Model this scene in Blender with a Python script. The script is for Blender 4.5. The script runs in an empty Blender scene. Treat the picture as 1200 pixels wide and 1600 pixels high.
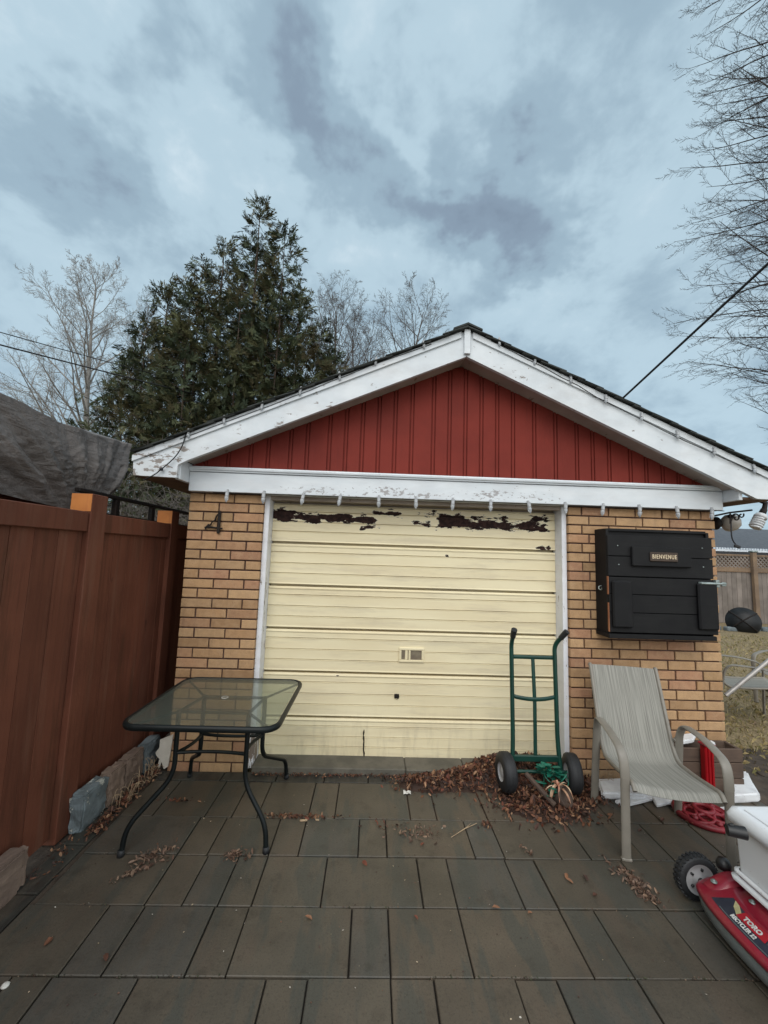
import bpy, bmesh, math, random
import numpy as np
from math import sin, cos, tan, pi, radians, sqrt, atan2
from mathutils import Vector, Matrix, Euler, noise as mnoise
random.seed(7)
S = bpy.context.scene
COL = S.collection

# ---------------------------------------------------------------- camera
F, PITCH, ROLL, YAW, H = 625.0, radians(6.0), radians(1.9), radians(1.5), 1.6
fw = Vector((sin(YAW)*cos(PITCH), cos(YAW)*cos(PITCH), sin(PITCH)))
rt0 = Vector((cos(YAW), -sin(YAW), 0)); up0 = rt0.cross(fw)
rt = cos(ROLL)*rt0 + sin(ROLL)*up0
up = -sin(ROLL)*rt0 + cos(ROLL)*up0
EYE = Vector((0, 0, H))
cam = bpy.data.objects.new('camera', bpy.data.cameras.new('camera'))
COL.objects.link(cam)
cam.matrix_world = Matrix(((rt.x, up.x, -fw.x, 0), (rt.y, up.y, -fw.y, 0), (rt.z, up.z, -fw.z, H), (0, 0, 0, 1)))
cam.data.sensor_fit = 'VERTICAL'; cam.data.sensor_height = 36.0
cam.data.lens = 36.0*F/1600.0
cam.data.clip_start = 0.05; cam.data.clip_end = 2000
S.camera = cam
def ray(px, py): return fw + rt*((px-600)/F) - up*((py-800)/F)
def G(px, py, z=0.0):            # point on a level plane seen at a photo pixel
    d = ray(px, py); return EYE + d*((z-H)/d.z)
def PY(px, py, Y):
    d = ray(px, py); return EYE + d*(Y/d.y)
def PX(px, py, X):
    d = ray(px, py); return EYE + d*(X/d.x)

# ---------------------------------------------------------------- light
SUN_EL, SUN_AZ = radians(44), radians(195)      # behind the camera, high, veiled by cloud
SUN_E, SUN_ANGLE = 1.25, radians(45)
EXPOSURE = 0.12
S.view_settings.view_transform = 'Standard'; S.view_settings.look = 'None'
S.view_settings.exposure = EXPOSURE; S.view_settings.gamma = 1.0
S.view_settings.use_curve_mapping = False
sd = bpy.data.lights.new('sun', 'SUN'); sd.energy = SUN_E; sd.angle = SUN_ANGLE; sd.color = (1.0, 0.96, 0.9)
sun = bpy.data.objects.new('sun', sd); COL.objects.link(sun)
sdir = Vector((sin(SUN_AZ)*cos(SUN_EL), cos(SUN_AZ)*cos(SUN_EL), sin(SUN_EL)))
sun.rotation_euler = sdir.to_track_quat('Z', 'Y').to_euler()
sun.location = (0, -5, 12)

# ---------------------------------------------------------------- node helpers
class N:
    def __init__(s, tree): s.t = tree; s.n = tree.nodes; s.l = tree.links
    def new(s, typ, **kw):
        n = s.n.new(typ)
        for k, v in kw.items(): setattr(n, k, v)
        return n
    def set(s, sock, v):
        if hasattr(v, 'is_output') or isinstance(v, bpy.types.NodeSocket): s.l.new(v, sock)
        elif isinstance(v, (tuple, list)) and len(v) == 3 and sock.type == 'RGBA': sock.default_value = (*v, 1)
        else: sock.default_value = v
    def math(s, op, a, b=0.0, c=0.0, clamp=False):
        n = s.new('ShaderNodeMath', operation=op); n.use_clamp = clamp
        s.set(n.inputs[0], a); s.set(n.inputs[1], b); s.set(n.inputs[2], c)
        return n.outputs[0]
    def mix(s, f, a, b, mode='MIX'):
        n = s.new('ShaderNodeMix', data_type='RGBA', blend_type=mode)
        s.set(n.inputs[0], f); s.set(n.inputs[6], a); s.set(n.inputs[7], b)
        return n.outputs[2]
    def noise(s, vec, scale, detail=4, rough=0.55, dist=0.0):
        n = s.new('ShaderNodeTexNoise')
        if vec is not None: s.l.new(vec, n.inputs['Vector'])
        n.inputs['Scale'].default_value = scale; n.inputs['Detail'].default_value = detail
        n.inputs['Roughness'].default_value = rough; n.inputs['Distortion'].default_value = dist
        return n.outputs[0]
    def smooth(s, x, a, b):
        n = s.new('ShaderNodeMapRange', interpolation_type='SMOOTHSTEP')
        s.set(n.inputs[0], x); n.inputs[1].default_value = a; n.inputs[2].default_value = b
        return n.outputs[0]
    def mapping(s, vec, scale=(1, 1, 1), rot=(0, 0, 0)):
        n = s.new('ShaderNodeMapping'); s.l.new(vec, n.inputs[0])
        n.inputs['Scale'].default_value = scale; n.inputs['Rotation'].default_value = rot
        return n.outputs[0]
    def obj(s): return s.new('ShaderNodeTexCoord').outputs['Object']
    def pos(s): return s.new('ShaderNodeNewGeometry').outputs['Position']
    def sep(s, v):
        n = s.new('ShaderNodeSeparateXYZ'); s.l.new(v, n.inputs[0]); return n.outputs
    def comb(s, x, y, z):
        n = s.new('ShaderNodeCombineXYZ')
        s.set(n.inputs[0], x); s.set(n.inputs[1], y); s.set(n.inputs[2], z); return n.outputs[0]

# ---------------------------------------------------------------- world: overcast sky over a Nishita sky
W = bpy.data.worlds.new("World"); S.world = W; W.use_nodes = True
w = N(W.node_tree); w.n.clear()
bg = w.new('ShaderNodeBackground'); wo = w.new('ShaderNodeOutputWorld'); w.l.new(bg.outputs[0], wo.inputs[0])
sky = w.new('ShaderNodeTexSky'); sky.sky_type = 'NISHITA'; sky.sun_disc = False
sky.sun_elevation = SUN_EL; sky.sun_rotation = SUN_AZ
SKY_STRENGTH = 0.10
bg.inputs[1].default_value = SKY_STRENGTH
D3 = w.new('ShaderNodeTexCoord').outputs['Generated']
dx, dy, dz = w.sep(D3)
den = w.math('ADD', w.math('MAXIMUM', dz, 0.0), 0.22)
u = w.math('DIVIDE', dx, den); v = w.math('DIVIDE', dy, den)
uv = w.comb(u, v, 0.0)
n1 = w.noise(w.mapping(D3, (1.0, 1.0, 1.25), (0, 0, radians(-20))), 4.2, 6, 0.55, 0.25)
n2 = w.noise(w.mapping(uv, (1.1, 0.8, 1), (0, 0, radians(15))), 4.0, 7, 0.58, 0.4)
n3 = w.noise(w.mapping(D3, (1.0, 1.0, 1.5), (0.3, 0, 0.5)), 13.0, 6, 0.58, 0.2)
cl = w.math('ADD', w.math('MULTIPLY', n1, 0.46), w.math('ADD', w.math('MULTIPLY', n2, 0.36), w.math('ADD', w.math('MULTIPLY', n3, 0.24), 0.045)))
def puv(px, py):
    d = ray(px, py).normalized(); k = max(d.z, 0)+0.22; return d.x/k, d.y/k
wv = w.noise(uv, 3.0, 5, 0.6); wv2 = w.noise(w.mapping(uv, (1, 1, 1), (0.4, 1.0, 0.7)), 3.0, 5, 0.6)
uw = w.math('ADD', u, w.math('MULTIPLY', w.math('SUBTRACT', wv, 0.5), 0.55))
vw = w.math('ADD', v, w.math('MULTIPLY', w.math('SUBTRACT', wv2, 0.5), 0.55))
acc = cl
# the main dark and light cloud masses: (px, py, size, amount); amount < 0 is darker
for (px, py, r, a) in [(765, 340, 0.13, -0.34), (700, 290, 0.10, -0.14), (860, 400, 0.11, -0.16), (660, 140, 0.08, -0.10), (480, 185, 0.10, -0.16), (560, 250, 0.09, -0.10), (600, 350, 0.09, -0.14), (720, 40, 0.12, 0.12), (620, 210, 0.06, 0.12), (800, 170, 0.09, 0.10), (90, 200, 0.13, -0.13),
                       (180, 290, 0.14, -0.14), (240, 110, 0.09, -0.15), (545, 95, 0.08, 0.20), (640, 270, 0.05, 0.12), (60, 40, 0.12, 0.18), (320, 240, 0.12, 0.16), (310, 50, 0.08, 0.10), (430, 100, 0.09, -0.10), (560, 420, 0.12, 0.10),
                       (850, 480, 0.16, 0.12), (900, 360, 0.10, -0.06), (1010, 330, 0.18, 0.05), (1080, 120, 0.2, 0.03), (820, 100, 0.14, -0.06), (930, 180, 0.14, -0.04), (50, 370, 0.10, 0.06), (260, 380, 0.10, -0.05), (980, 480, 0.14, -0.04)]:
    cu, cv = puv(px, py)
    d2 = w.math('ADD', w.math('POWER', w.math('SUBTRACT', uw, cu), 2.0), w.math('POWER', w.math('SUBTRACT', vw, cv), 2.0))
    g = w.math('POWER', 2.718, w.math('MULTIPLY', d2, -1.0/(r*r)))
    acc = w.math('ADD', acc, w.math('MULTIPLY', g, a*1.12))
ramp = w.new('ShaderNodeValToRGB'); w.l.new(acc, ramp.inputs[0])
cr = ramp.color_ramp; cr.interpolation = 'EASE'
cr.elements[0].position = 0.12; cr.elements[0].color = (0.185, 0.240, 0.315, 1)
cr.elements[1].position = 0.86; cr.elements[1].color = (0.66, 0.785, 0.86, 1)
for p, c in [(0.30, (0.245, 0.325, 0.415)), (0.46, (0.335, 0.460, 0.555)), (0.64, (0.475, 0.625, 0.720))]:
    e = cr.elements.new(p); e.color = (*c, 1)
cloud = w.mix(1.0, ramp.outputs[0], (10, 10, 10), 'MULTIPLY')
back = w.smooth(w.math('MULTIPLY', dy, -1.0), -0.35, 0.75)          # brighter cloud towards the veiled sun, behind the camera
cloud = w.mix(w.math('MULTIPLY', back, 0.85), cloud, (15.5, 16.1, 16.4))
full = w.mix(0.93, sky.outputs[0], cloud)
w.l.new(full, bg.inputs[0])

# ---------------------------------------------------------------- materials
MATS = {}
def M(name, c1, c2=None, scale=6.0, rough=0.6, bump=0.0, bscale=60.0, stretch=(1, 1, 1), attr=False, metal=0.0,
      spec=0.5, lo=0.35, hi=0.65, rvar=0.0, detail=5, trans=0.0, coat=0.0, extra=None):
    m = bpy.data.materials.new(name); m.use_nodes = True
    k = N(m.node_tree); b = m.node_tree.nodes['Principled BSDF']
    o = k.mapping(k.obj(), stretch)
    nz = k.noise(o, scale, detail)
    f = k.smooth(nz, lo, hi)
    col = k.mix(f, c1, c2 if c2 else tuple(x*0.8 for x in c1))
    if attr:
        a = k.new('ShaderNodeAttribute', attribute_name='col')
        col = k.mix(1.0, col, a.outputs['Color'], 'MULTIPLY')
    h = k.noise(o, bscale, 4)
    if extra: col, h, rough = extra(k, col, h, rough)
    k.set(b.inputs['Base Color'], col)
    if isinstance(rough, float):
        if rvar: rough = k.math('ADD', rough-rvar/2, k.math('MULTIPLY', k.noise(k.obj(), 3.0, 4), rvar))
    k.set(b.inputs['Roughness'], rough)
    b.inputs['Metallic'].default_value = metal
    b.inputs['Specular IOR Level'].default_value = spec
    b.inputs['Coat Weight'].default_value = coat
    b.inputs['Transmission Weight'].default_value = trans
    if bump:
        bn = k.new('ShaderNodeBump'); bn.inputs['Strength'].default_value = bump; bn.inputs['Distance'].default_value = 0.004
        k.set(bn.inputs['Height'], h); k.l.new(bn.outputs[0], b.inputs['Normal'])
    MATS[name] = m
    return m

def peel_extra(amount, under, stretch, scale=9.0, zones=None, thr=0.62, dirt=True):
    """paint chipped down to the wood in flakes; zones = soft boxes (x, z, hx, hz, gain) where it is worse"""
    def ex(k, col, h, rough):
        p = k.pos(); X, Y, Z = k.sep(p)
        n = k.noise(k.mapping(p, stretch), scale, 8, 0.68)
        n = k.math('ADD', n, amount)
        if zones:
            for (x, z, hx, hz, g) in zones:
                a = k.math('DIVIDE', k.math('ABSOLUTE', k.math('SUBTRACT', X, x)), hx)
                c = k.math('DIVIDE', k.math('ABSOLUTE', k.math('SUBTRACT', Z, z)), hz)
                b = k.math('SUBTRACT', 1.0, k.math('MAXIMUM', a, c), clamp=True)
                n = k.math('ADD', n, k.math('MULTIPLY', b, g))
        f = k.smooth(n, thr, thr+0.012)
        if dirt:
            d = k.smooth(k.noise(k.mapping(p, (1.5, 1.5, 4)), 2.2, 6, 0.65), 0.42, 0.72)
            col = k.mix(k.math('MULTIPLY', d, 0.22), col, tuple(x*1.3 for x in under))
        col = k.mix(f, col, under)
        h = k.math('SUBTRACT', k.math('MULTIPLY', h, 0.15), f)
        return col, h, rough
    return ex

white_paint = M('white_paint', (0.58, 0.62, 0.65), (0.64, 0.675, 0.70), 4, 0.55, 0.35, 90, (1, 1, 3),
                extra=peel_extra(0.0, (0.30, 0.28, 0.26), (2.2, 1, 6.0), 5.0, thr=0.70))
beam_paint = M('beam_white_paint', (0.60, 0.64, 0.67), (0.66, 0.695, 0.72), 4, 0.55, 0.3, 90, (1, 1, 3),
               extra=peel_extra(-0.03, (0.33, 0.32, 0.32), (1.0, 1, 1.9), 26.0,
                                zones=[(0.10, 2.075, 1.0, 0.075, 0.07), (1.20, 2.085, 0.40, 0.075, 0.17), (0.85, 2.085, 0.25, 0.06, 0.15), (0.05, 2.085, 0.25, 0.07, 0.15), (-0.45, 2.06, 0.4, 0.05, 0.13), (0.4, 2.06, 0.3, 0.04, 0.15)], thr=0.665))
rake_paint = M('rake_white_paint', (0.58, 0.62, 0.65), (0.65, 0.685, 0.71), 5, 0.55, 0.35, 90, (1, 1, 1),
               extra=peel_extra(-0.02, (0.24, 0.21, 0.19), (1.6, 1, 4.2), 6.0,
                                zones=[(-1.6, 2.2, 0.4, 0.22, 0.15), (-0.9, 2.6, 1.4, 0.6, 0.06), (1.0, 3.1, 0.5, 0.3, 0.05), (1.8, 2.7, 1.2, 0.5, 0.03)], thr=0.655))
jamb_paint = M('jamb_white_paint', (0.68, 0.70, 0.74), (0.73, 0.74, 0.77), 4, 0.55, 0.3, 90, (1, 1, 1),
               extra=peel_extra(0.0, (0.20, 0.16, 0.13), (5.0, 5, 1.1), 5.0,
                                zones=[(-0.84, 0.95, 0.05, 0.75, 0.11), (-0.84, 0.12, 0.1, 0.25, 0.25), (1.52, 0.9, 0.03, 0.8, 0.05)], thr=0.655))

def door_extra(k, col, h, rough):
    p = k.pos(); X, Y, Z = k.sep(p)
    X = k.math('MULTIPLY', X, 1/1.0139); Z = k.math('ADD', 1.6, k.math('MULTIPLY', k.math('SUBTRACT', Z, 1.6), 1/1.0139))
    nx = k.noise(k.mapping(p, (3.0, 0, 9.0)), 3.0, 6, 0.65)
    m = 0.0
    for (x0, x1, z0, z1) in [(-0.80, 0.02, 1.838, 1.905), (-0.84, -0.62, 1.85, 1.935), (0.52, 1.42, 1.828, 1.90), (0.52, 0.74, 1.84, 1.945), (0.33, 0.46, 1.838, 1.872), (0.0, 0.22, 1.905, 1.945),
                             (0.36, 0.50, 1.925, 1.95), (1.28, 1.43, 1.905, 1.95), (-0.10, 0.06, 1.80, 1.822), (0.80, 1.1, 1.918, 1.936)]:
        cx, cz, hx, hz = (x0+x1)/2, (z0+z1)/2, (x1-x0)/2, (z1-z0)/2
        a = k.math('SUBTRACT', hx, k.math('ABSOLUTE', k.math('SUBTRACT', X, cx)))
        c = k.math('SUBTRACT', hz, k.math('ABSOLUTE', k.math('SUBTRACT', Z, cz)))
        b = k.math('MINIMUM', a, c)
        m = k.math('MAXIMUM', m if not isinstance(m, float) else -1.0, b)
    # the pair of bare spots beside the right jamb, the hole by the handle and the crack at the bottom
    for (x, z, r, sq) in [(1.372, 1.695, 0.022, 2.0), (1.43, 1.70, 0.020, 1.6), (-0.24, 0.66, 0.012, 2.6), (0.60, 1.60, 0.009, 2.2)]:
        dd = k.math('ADD', k.math('POWER', k.math('DIVIDE', k.math('SUBTRACT', X, x), sq/1.6), 2.0), k.math('POWER', k.math('MULTIPLY', k.math('SUBTRACT', Z, z), 1.4), 2.0))
        m = k.math('MAXIMUM', m, k.math('SUBTRACT', r*0.9, k.math('SQRT', dd)))
    nz = k.math('MULTIPLY', k.math('SUBTRACT', nx, 0.5), 0.19)
    f = k.smooth(k.math('ADD', m, nz), 0.0, 0.003)
    f = k.math('MULTIPLY', f, k.smooth(m, -0.030, -0.024))
    rim_ = k.math('MULTIPLY', k.smooth(k.math('ADD', m, nz), -0.0045, -0.001), k.smooth(m, -0.030, -0.024))
    # rusty drip edge of the flakes and greyish smears of dirt
    s1 = k.smooth(k.noise(k.mapping(p, (1.0, 1, 8)), 1.6, 8, 0.68), 0.47, 0.70)
    col = k.mix(k.math('MULTIPLY', s1, 0.30), col, (0.36, 0.30, 0.23))
    low = k.math('MULTIPLY', k.smooth(k.noise(k.mapping(p, (9, 1, 2)), 2.0, 6, 0.6), 0.45, 0.8), k.smooth(Z, 0.55, 0.05))
    col = k.mix(k.math('MULTIPLY', low, 0.45), col, (0.30, 0.25, 0.17))
    sp = k.smooth(k.noise(k.mapping(p, (1, 1, 2)), 26.0, 3, 0.6), 0.745, 0.76)
    col = k.mix(k.math('MULTIPLY', sp, 0.7), col, (0.16, 0.11, 0.08))
    col = k.mix(k.math('MULTIPLY', rim_, 0.55), col, (0.80, 0.76, 0.64))
    brown = k.mix(k.smooth(k.noise(p, 30.0, 5, 0.6), 0.4, 0.65), (0.016, 0.008, 0.007), (0.040, 0.019, 0.015))
    col = k.mix(f, col, brown)
    rough = k.math('ADD', 0.5, k.math('MULTIPLY', f, 0.45))
    return col, k.math('SUBTRACT', k.math('MULTIPLY', h, 0.25), k.math('MULTIPLY', f, 0.4)), rough
cream = M('cream_door_paint', (0.71, 0.615, 0.405), (0.75, 0.665, 0.45), 2.2, 0.5, 0.25, 70, (0.6, 1, 3), spec=0.3, extra=door_extra)

def brick_extra(k, col, h, rough):
    sp = k.smooth(k.noise(k.pos(), 130.0, 4, 0.7), 0.53, 0.68)
    ch = k.smooth(k.noise(k.pos(), 16.0, 5, 0.65), 0.42, 0.68)
    col = k.mix(k.math('MULTIPLY', ch, 0.30), col, (0.50, 0.33, 0.19))
    pit = k.smooth(k.noise(k.pos(), 60.0, 2, 0.5), 0.72, 0.76)
    col = k.mix(k.math('MULTIPLY', pit, 0.6), col, (0.10, 0.05, 0.03))
    col = k.mix(k.math('MULTIPLY', sp, 0.40), col, (0.16, 0.075, 0.035))
    st = k.smooth(k.noise(k.mapping(k.pos(), (7, 1, 1.1)), 2.0, 6, 0.65), 0.55, 0.75)
    col = k.mix(k.math('MULTIPLY', st, 0.28), col, (0.12, 0.07, 0.045))
    return col, h, rough
brick_m = M('tan_brick', (0.93, 0.93, 0.93), (1.06, 1.06, 1.04), 30, 0.85, 0.7, 160, attr=True, extra=brick_extra)
mortar_m = M('dark_mortar', (0.060, 0.030, 0.023), (0.095, 0.052, 0.041), 20, 0.95, 0.5, 200)
def wall_brick_extra(k, col, h, rough):
    bt = k.new('ShaderNodeTexBrick'); X, Y, Z = k.sep(k.pos())
    k.l.new(k.comb(k.math('ADD', X, Y), Z, 0.0), bt.inputs['Vector'])
    bt.inputs['Scale'].default_value = 1.0; bt.inputs['Brick Width'].default_value = 0.217; bt.inputs['Row Height'].default_value = 0.073
    bt.inputs['Mortar Size'].default_value = 0.006
    bt.inputs['Color1'].default_value = (0.42, 0.245, 0.115, 1); bt.inputs['Color2'].default_value = (0.34, 0.16, 0.08, 1); bt.inputs['Mortar'].default_value = (0.1, 0.05, 0.04, 1)
    return bt.outputs[0], bt.outputs[1], rough
wallbrick_m = M('side_wall_brick', (1, 1, 1), None, 10, 0.85, 0.3, extra=wall_brick_extra)

def red_extra(k, col, h, rough):
    p = k.pos()
    s = k.smooth(k.noise(k.mapping(p, (14, 1, 1.2)), 3.0, 6, 0.65), 0.55, 0.8)
    col = k.mix(k.math('MULTIPLY', s, 0.35), col, (0.10, 0.022, 0.018))
    return col, k.noise(k.mapping(p, (60, 1, 3)), 3.0, 5), rough
red_m = M('red_siding_paint', (0.195, 0.031, 0.022), (0.160, 0.026, 0.019), 3, 0.7, 0.25, spec=0.15, extra=red_extra)

def wood_extra(dark, amt=0.5, sx=(30, 30, 1.3)):
    def ex(k, col, h, rough):
        p = k.mapping(k.obj(), sx)
        g = k.noise(p, 1.0, 8, 0.65, 0.8)
        col = k.mix(k.math('MULTIPLY', k.smooth(g, 0.45, 0.75), amt), col, dark)
        return col, g, rough
    return ex
def fence_extra(k, col, h, rough):
    p = k.pos()
    g = k.noise(k.mapping(p, (45, 45, 1.5)), 1.0, 8, 0.70, 0.8)
    col = k.mix(k.math('MULTIPLY', k.smooth(g, 0.46, 0.72), 0.55), col, (0.066, 0.021, 0.012))
    w_ = k.smooth(k.noise(k.mapping(p, (5, 5, 0.5)), 2.1, 6, 0.65), 0.50, 0.70)
    col = k.mix(k.math('MULTIPLY', w_, 0.5), col, (0.165, 0.078, 0.050))
    dk_ = k.smooth(k.noise(k.mapping(p, (4, 4, 0.6), (0, 0, 0.7)), 2.3, 6, 0.65), 0.52, 0.68)
    col = k.mix(k.math('MULTIPLY', dk_, 0.5), col, (0.060, 0.026, 0.014))
    kn = k.smooth(k.noise(k.mapping(p, (1, 1, 0.6)), 7.0, 2, 0.5), 0.73, 0.77)
    col = k.mix(k.math('MULTIPLY', kn, 0.75), col, (0.03, 0.012, 0.009))
    sc = k.smooth(k.noise(k.mapping(p, (40, 40, 2.2)), 1.6, 3, 0.5), 0.755, 0.775)
    col = k.mix(k.math('MULTIPLY', sc, 0.6), col, (0.36, 0.20, 0.12))
    return col, g, rough
fence_m = M('brown_fence_stain', (0.148, 0.051, 0.029), (0.118, 0.040, 0.023), 2.5, 0.68, 0.6, attr=True, spec=0.25, extra=fence_extra)
orange_m = M('orange_stained_wood', (0.52, 0.19, 0.045), (0.44, 0.15, 0.035), 8, 0.6, 0.4, attr=False, extra=wood_extra((0.34, 0.11, 0.03), 0.5))
black_wood = M('black_painted_wood', (0.0075, 0.0075, 0.0085), (0.011, 0.011, 0.0115), 7, 0.6, 0.35, spec=0.22, attr=False, extra=wood_extra((0.008, 0.008, 0.009), 0.6, (2, 30, 30)))
bare_wood = M('bare_orange_wood', (0.30, 0.12, 0.05), (0.22, 0.08, 0.035), 9, 0.7, 0.4)
brown_wood = M('unpainted_soffit_wood', (0.16, 0.085, 0.045), (0.11, 0.06, 0.035), 5, 0.8, 0.5, extra=wood_extra((0.07, 0.04, 0.025), 0.6))
soffit_m = M('dirty_soffit_paint', (0.42, 0.36, 0.31), (0.33, 0.28, 0.24), 4, 0.7, 0.4, extra=peel_extra(0, (0.2, 0.15, 0.11), (3, 1, 2), 5, thr=0.62))
grey_fence = M('grey_weathered_wood', (0.235, 0.20, 0.175), (0.165, 0.14, 0.12), 3, 0.85, 0.5, attr=True, extra=wood_extra((0.12, 0.10, 0.085), 0.7, (14, 14, 0.8)))
tan_fence = M('tan_weathered_wood', (0.235, 0.16, 0.10), (0.165, 0.115, 0.078), 3, 0.85, 0.5, extra=wood_extra((0.12, 0.08, 0.05), 0.6))
shingle_m = M('dark_asphalt_shingle', (0.040, 0.043, 0.040), (0.024, 0.028, 0.026), 12, 0.95, 0.8, 300)
nroof_m = M('grey_roof_shingle', (0.105, 0.115, 0.13), (0.075, 0.083, 0.095), 18, 0.95, 0.6, 60, (0.35, 1, 1))
metal_white = M('white_eave_metal', (0.72, 0.76, 0.8), (0.62, 0.66, 0.70), 8, 0.5)
gutter_m = M('dark_gutter', (0.02, 0.02, 0.022), None, 5, 0.5)
concrete_m = M('concrete_sill', (0.125, 0.112, 0.088), (0.085, 0.078, 0.062), 7, 0.8, 0.7, 70)
def paver_extra(k, col, h, rough):
    p = k.pos()
    st = k.noise(k.mapping(p, (11, 1.5, 1)), 1.5, 8, 0.68, 0.8)
    col = k.mix(k.math('MULTIPLY', k.smooth(st, 0.42, 0.70), 0.50), col, (0.100, 0.082, 0.060))
    bl = k.smooth(k.noise(k.mapping(p, (4.5, 1.0, 1)), 1.5, 4, 0.6), 0.50, 0.57)
    col = k.mix(k.math('MULTIPLY', bl, 0.62), col, (0.058, 0.063, 0.055))
    rb = k.smooth(k.noise(k.mapping(p, (4.0, 1.2, 1), (0, 0, 0.4)), 1.7, 5, 0.65), 0.52, 0.64)
    col = k.mix(k.math('MULTIPLY', rb, 0.45), col, (0.104, 0.078, 0.058))
    gr = k.smooth(k.noise(p, 120.0, 4, 0.65), 0.50, 0.70)
    col = k.mix(k.math('MULTIPLY', gr, 0.42), col, (0.028, 0.024, 0.02))
    wt = k.smooth(k.noise(k.mapping(p, (1, 1.2, 1)), 1.1, 6, 0.62), 0.40, 0.70)
    col = k.mix(k.math('MULTIPLY', wt, 0.42), col, (0.040, 0.034, 0.026))
    bt_ = k.smooth(k.noise(p, 9.0, 7, 0.7), 0.52, 0.70)
    col = k.mix(k.math('MULTIPLY', bt_, 0.42), col, (0.034, 0.028, 0.022))
    lt_ = k.smooth(k.noise(p, 420.0, 2, 0.5), 0.60, 0.72)
    col = k.mix(k.math('MULTIPLY', lt_, 0.35), col, (0.15, 0.125, 0.095))
    ls = k.smooth(k.noise(p, 75.0, 3, 0.5), 0.745, 0.765)
    col = k.mix(k.math('MULTIPLY', ls, 0.5), col, (0.32, 0.27, 0.2))
    r = k.math('ADD', 0.50, k.math('MULTIPLY', wt, -0.10))
    return col, k.math('ADD', k.math('MULTIPLY', h, 0.5), k.math('MULTIPLY', st, 0.5)), r
paver_m = M('brown_concrete_paver', (0.92, 0.92, 0.92), (1.08, 1.06, 1.04), 5, 0.5, 0.6, 110, attr=True, spec=0.34, extra=paver_extra)
joint_m = M('dark_joint_sand', (0.016, 0.013, 0.010), (0.026, 0.02, 0.015), 40, 0.95, 0.5, 300)
def lawn_extra(k, col, h, rough):
    p = k.pos()
    a = k.smooth(k.noise(p, 38.0, 5, 0.7), 0.40, 0.62)
    col = k.mix(a, (0.15, 0.11, 0.055), (0.30, 0.23, 0.125))
    b_ = k.smooth(k.noise(p, 1.7, 4, 0.6), 0.45, 0.65)
    col = k.mix(k.math('MULTIPLY', b_, 0.35), col, (0.16, 0.125, 0.055))
    c_ = k.smooth(k.noise(p, 90, 3, 0.6), 0.64, 0.72)
    col = k.mix(c_, col, (0.07, 0.045, 0.025))
    return col, k.noise(p, 60.0, 5, 0.7), rough
lawn_m = M('dormant_lawn', (0.2, 0.15, 0.08), None, 5, 0.95, 1.0, extra=lawn_extra)
straw_m = M('dry_grass_blade', (0.34, 0.27, 0.15), (0.22, 0.19, 0.08), 30, 0.9, attr=True)
soil_m = M('dark_soil', (0.045, 0.033, 0.024), (0.075, 0.055, 0.04), 15, 0.95, 1.0, 60)
def tarp_extra(k, col, h, rough):
    p = k.pos(); q_ = k.mapping(p, (1, 2.2, 11.0), (radians(-38), 0, 0))
    a = k.noise(q_, 2.4, 7, 0.65, 0.6); b = k.noise(k.mapping(p, (1, 9.0, 3.0), (radians(-30), 0, 0)), 2.6, 6, 0.62, 0.5)
    r1 = k.math('ABSOLUTE', k.math('SUBTRACT', a, 0.5)); r2 = k.math('ABSOLUTE', k.math('SUBTRACT', b, 0.5))
    hh = k.math('ADD', k.math('MULTIPLY', r1, 6.0), k.math('MULTIPLY', r2, 3.0))
    col = k.mix(k.math('MULTIPLY', k.smooth(k.noise(p, 20.0, 6, 0.7), 0.5, 0.75), 0.35), col, (0.20, 0.175, 0.16))
    return col, k.math('ADD', hh, k.math('MULTIPLY', h, 0.7)), rough
tarp_m = M('grey_brown_tarp', (0.175, 0.152, 0.139), (0.122, 0.107, 0.098), 3, 0.38, 1.0, 45, (1, 1, 1.8), spec=0.4, extra=tarp_extra)
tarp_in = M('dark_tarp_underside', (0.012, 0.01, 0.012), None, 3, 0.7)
table_frame = M('black_green_powdercoat', (0.005, 0.007, 0.0075), (0.007, 0.010, 0.010), 12, 0.42, 0.15, 200, spec=0.25)
taupe_m = M('taupe_powdercoat', (0.225, 0.205, 0.172), (0.195, 0.178, 0.15), 9, 0.42, 0.15, 200)
black_rubber = M('black_rubber', (0.011, 0.012, 0.014), (0.018, 0.019, 0.021), 14, 0.62, 0.4, 160)
black_plastic = M('black_plastic', (0.012, 0.012, 0.013), None, 10, 0.45)
green_m = M('green_painted_steel', (0.004, 0.042, 0.030), (0.0035, 0.033, 0.024), 9, 0.36, 0.15, 120)
wheel_rim_m = M('pale_wheel_rim', (0.45, 0.45, 0.46), (0.33, 0.33, 0.34), 8, 0.5)
iron_m = M('black_wrought_iron', (0.010, 0.009, 0.0085), (0.020, 0.013, 0.010), 30, 0.65, 0.5, 150, spec=0.25)
zinc_m = M('galvanised_metal', (0.36, 0.41, 0.40), (0.22, 0.26, 0.25), 25, 0.45, 0.3, 80, metal=0.6)
steel_m = M('grey_steel_tube', (0.38, 0.36, 0.34), (0.30, 0.28, 0.265), 12, 0.4, 0.2, 80, metal=0.35)
brass_m = M('cream_lettering', (0.72, 0.60, 0.42), (0.62, 0.50, 0.34), 40, 0.5)
plaque_m = M('plaque_brown', (0.055, 0.033, 0.02), (0.04, 0.024, 0.015), 25, 0.5, 0.3, 90)
wire_m = M('black_cable', (0.010, 0.010, 0.012), None, 5, 0.55)
bulb_m = M('clear_grey_bulb', (0.70, 0.73, 0.76), (0.60, 0.63, 0.66), 10, 0.12, trans=0.5)
socket_m = M('grey_bulb_socket', (0.40, 0.41, 0.42), (0.30, 0.31, 0.32), 30, 0.5)
tan_block = M('tan_concrete_block', (0.23, 0.165, 0.125), (0.15, 0.105, 0.082), 6, 0.92, 0.9, 55)
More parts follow.
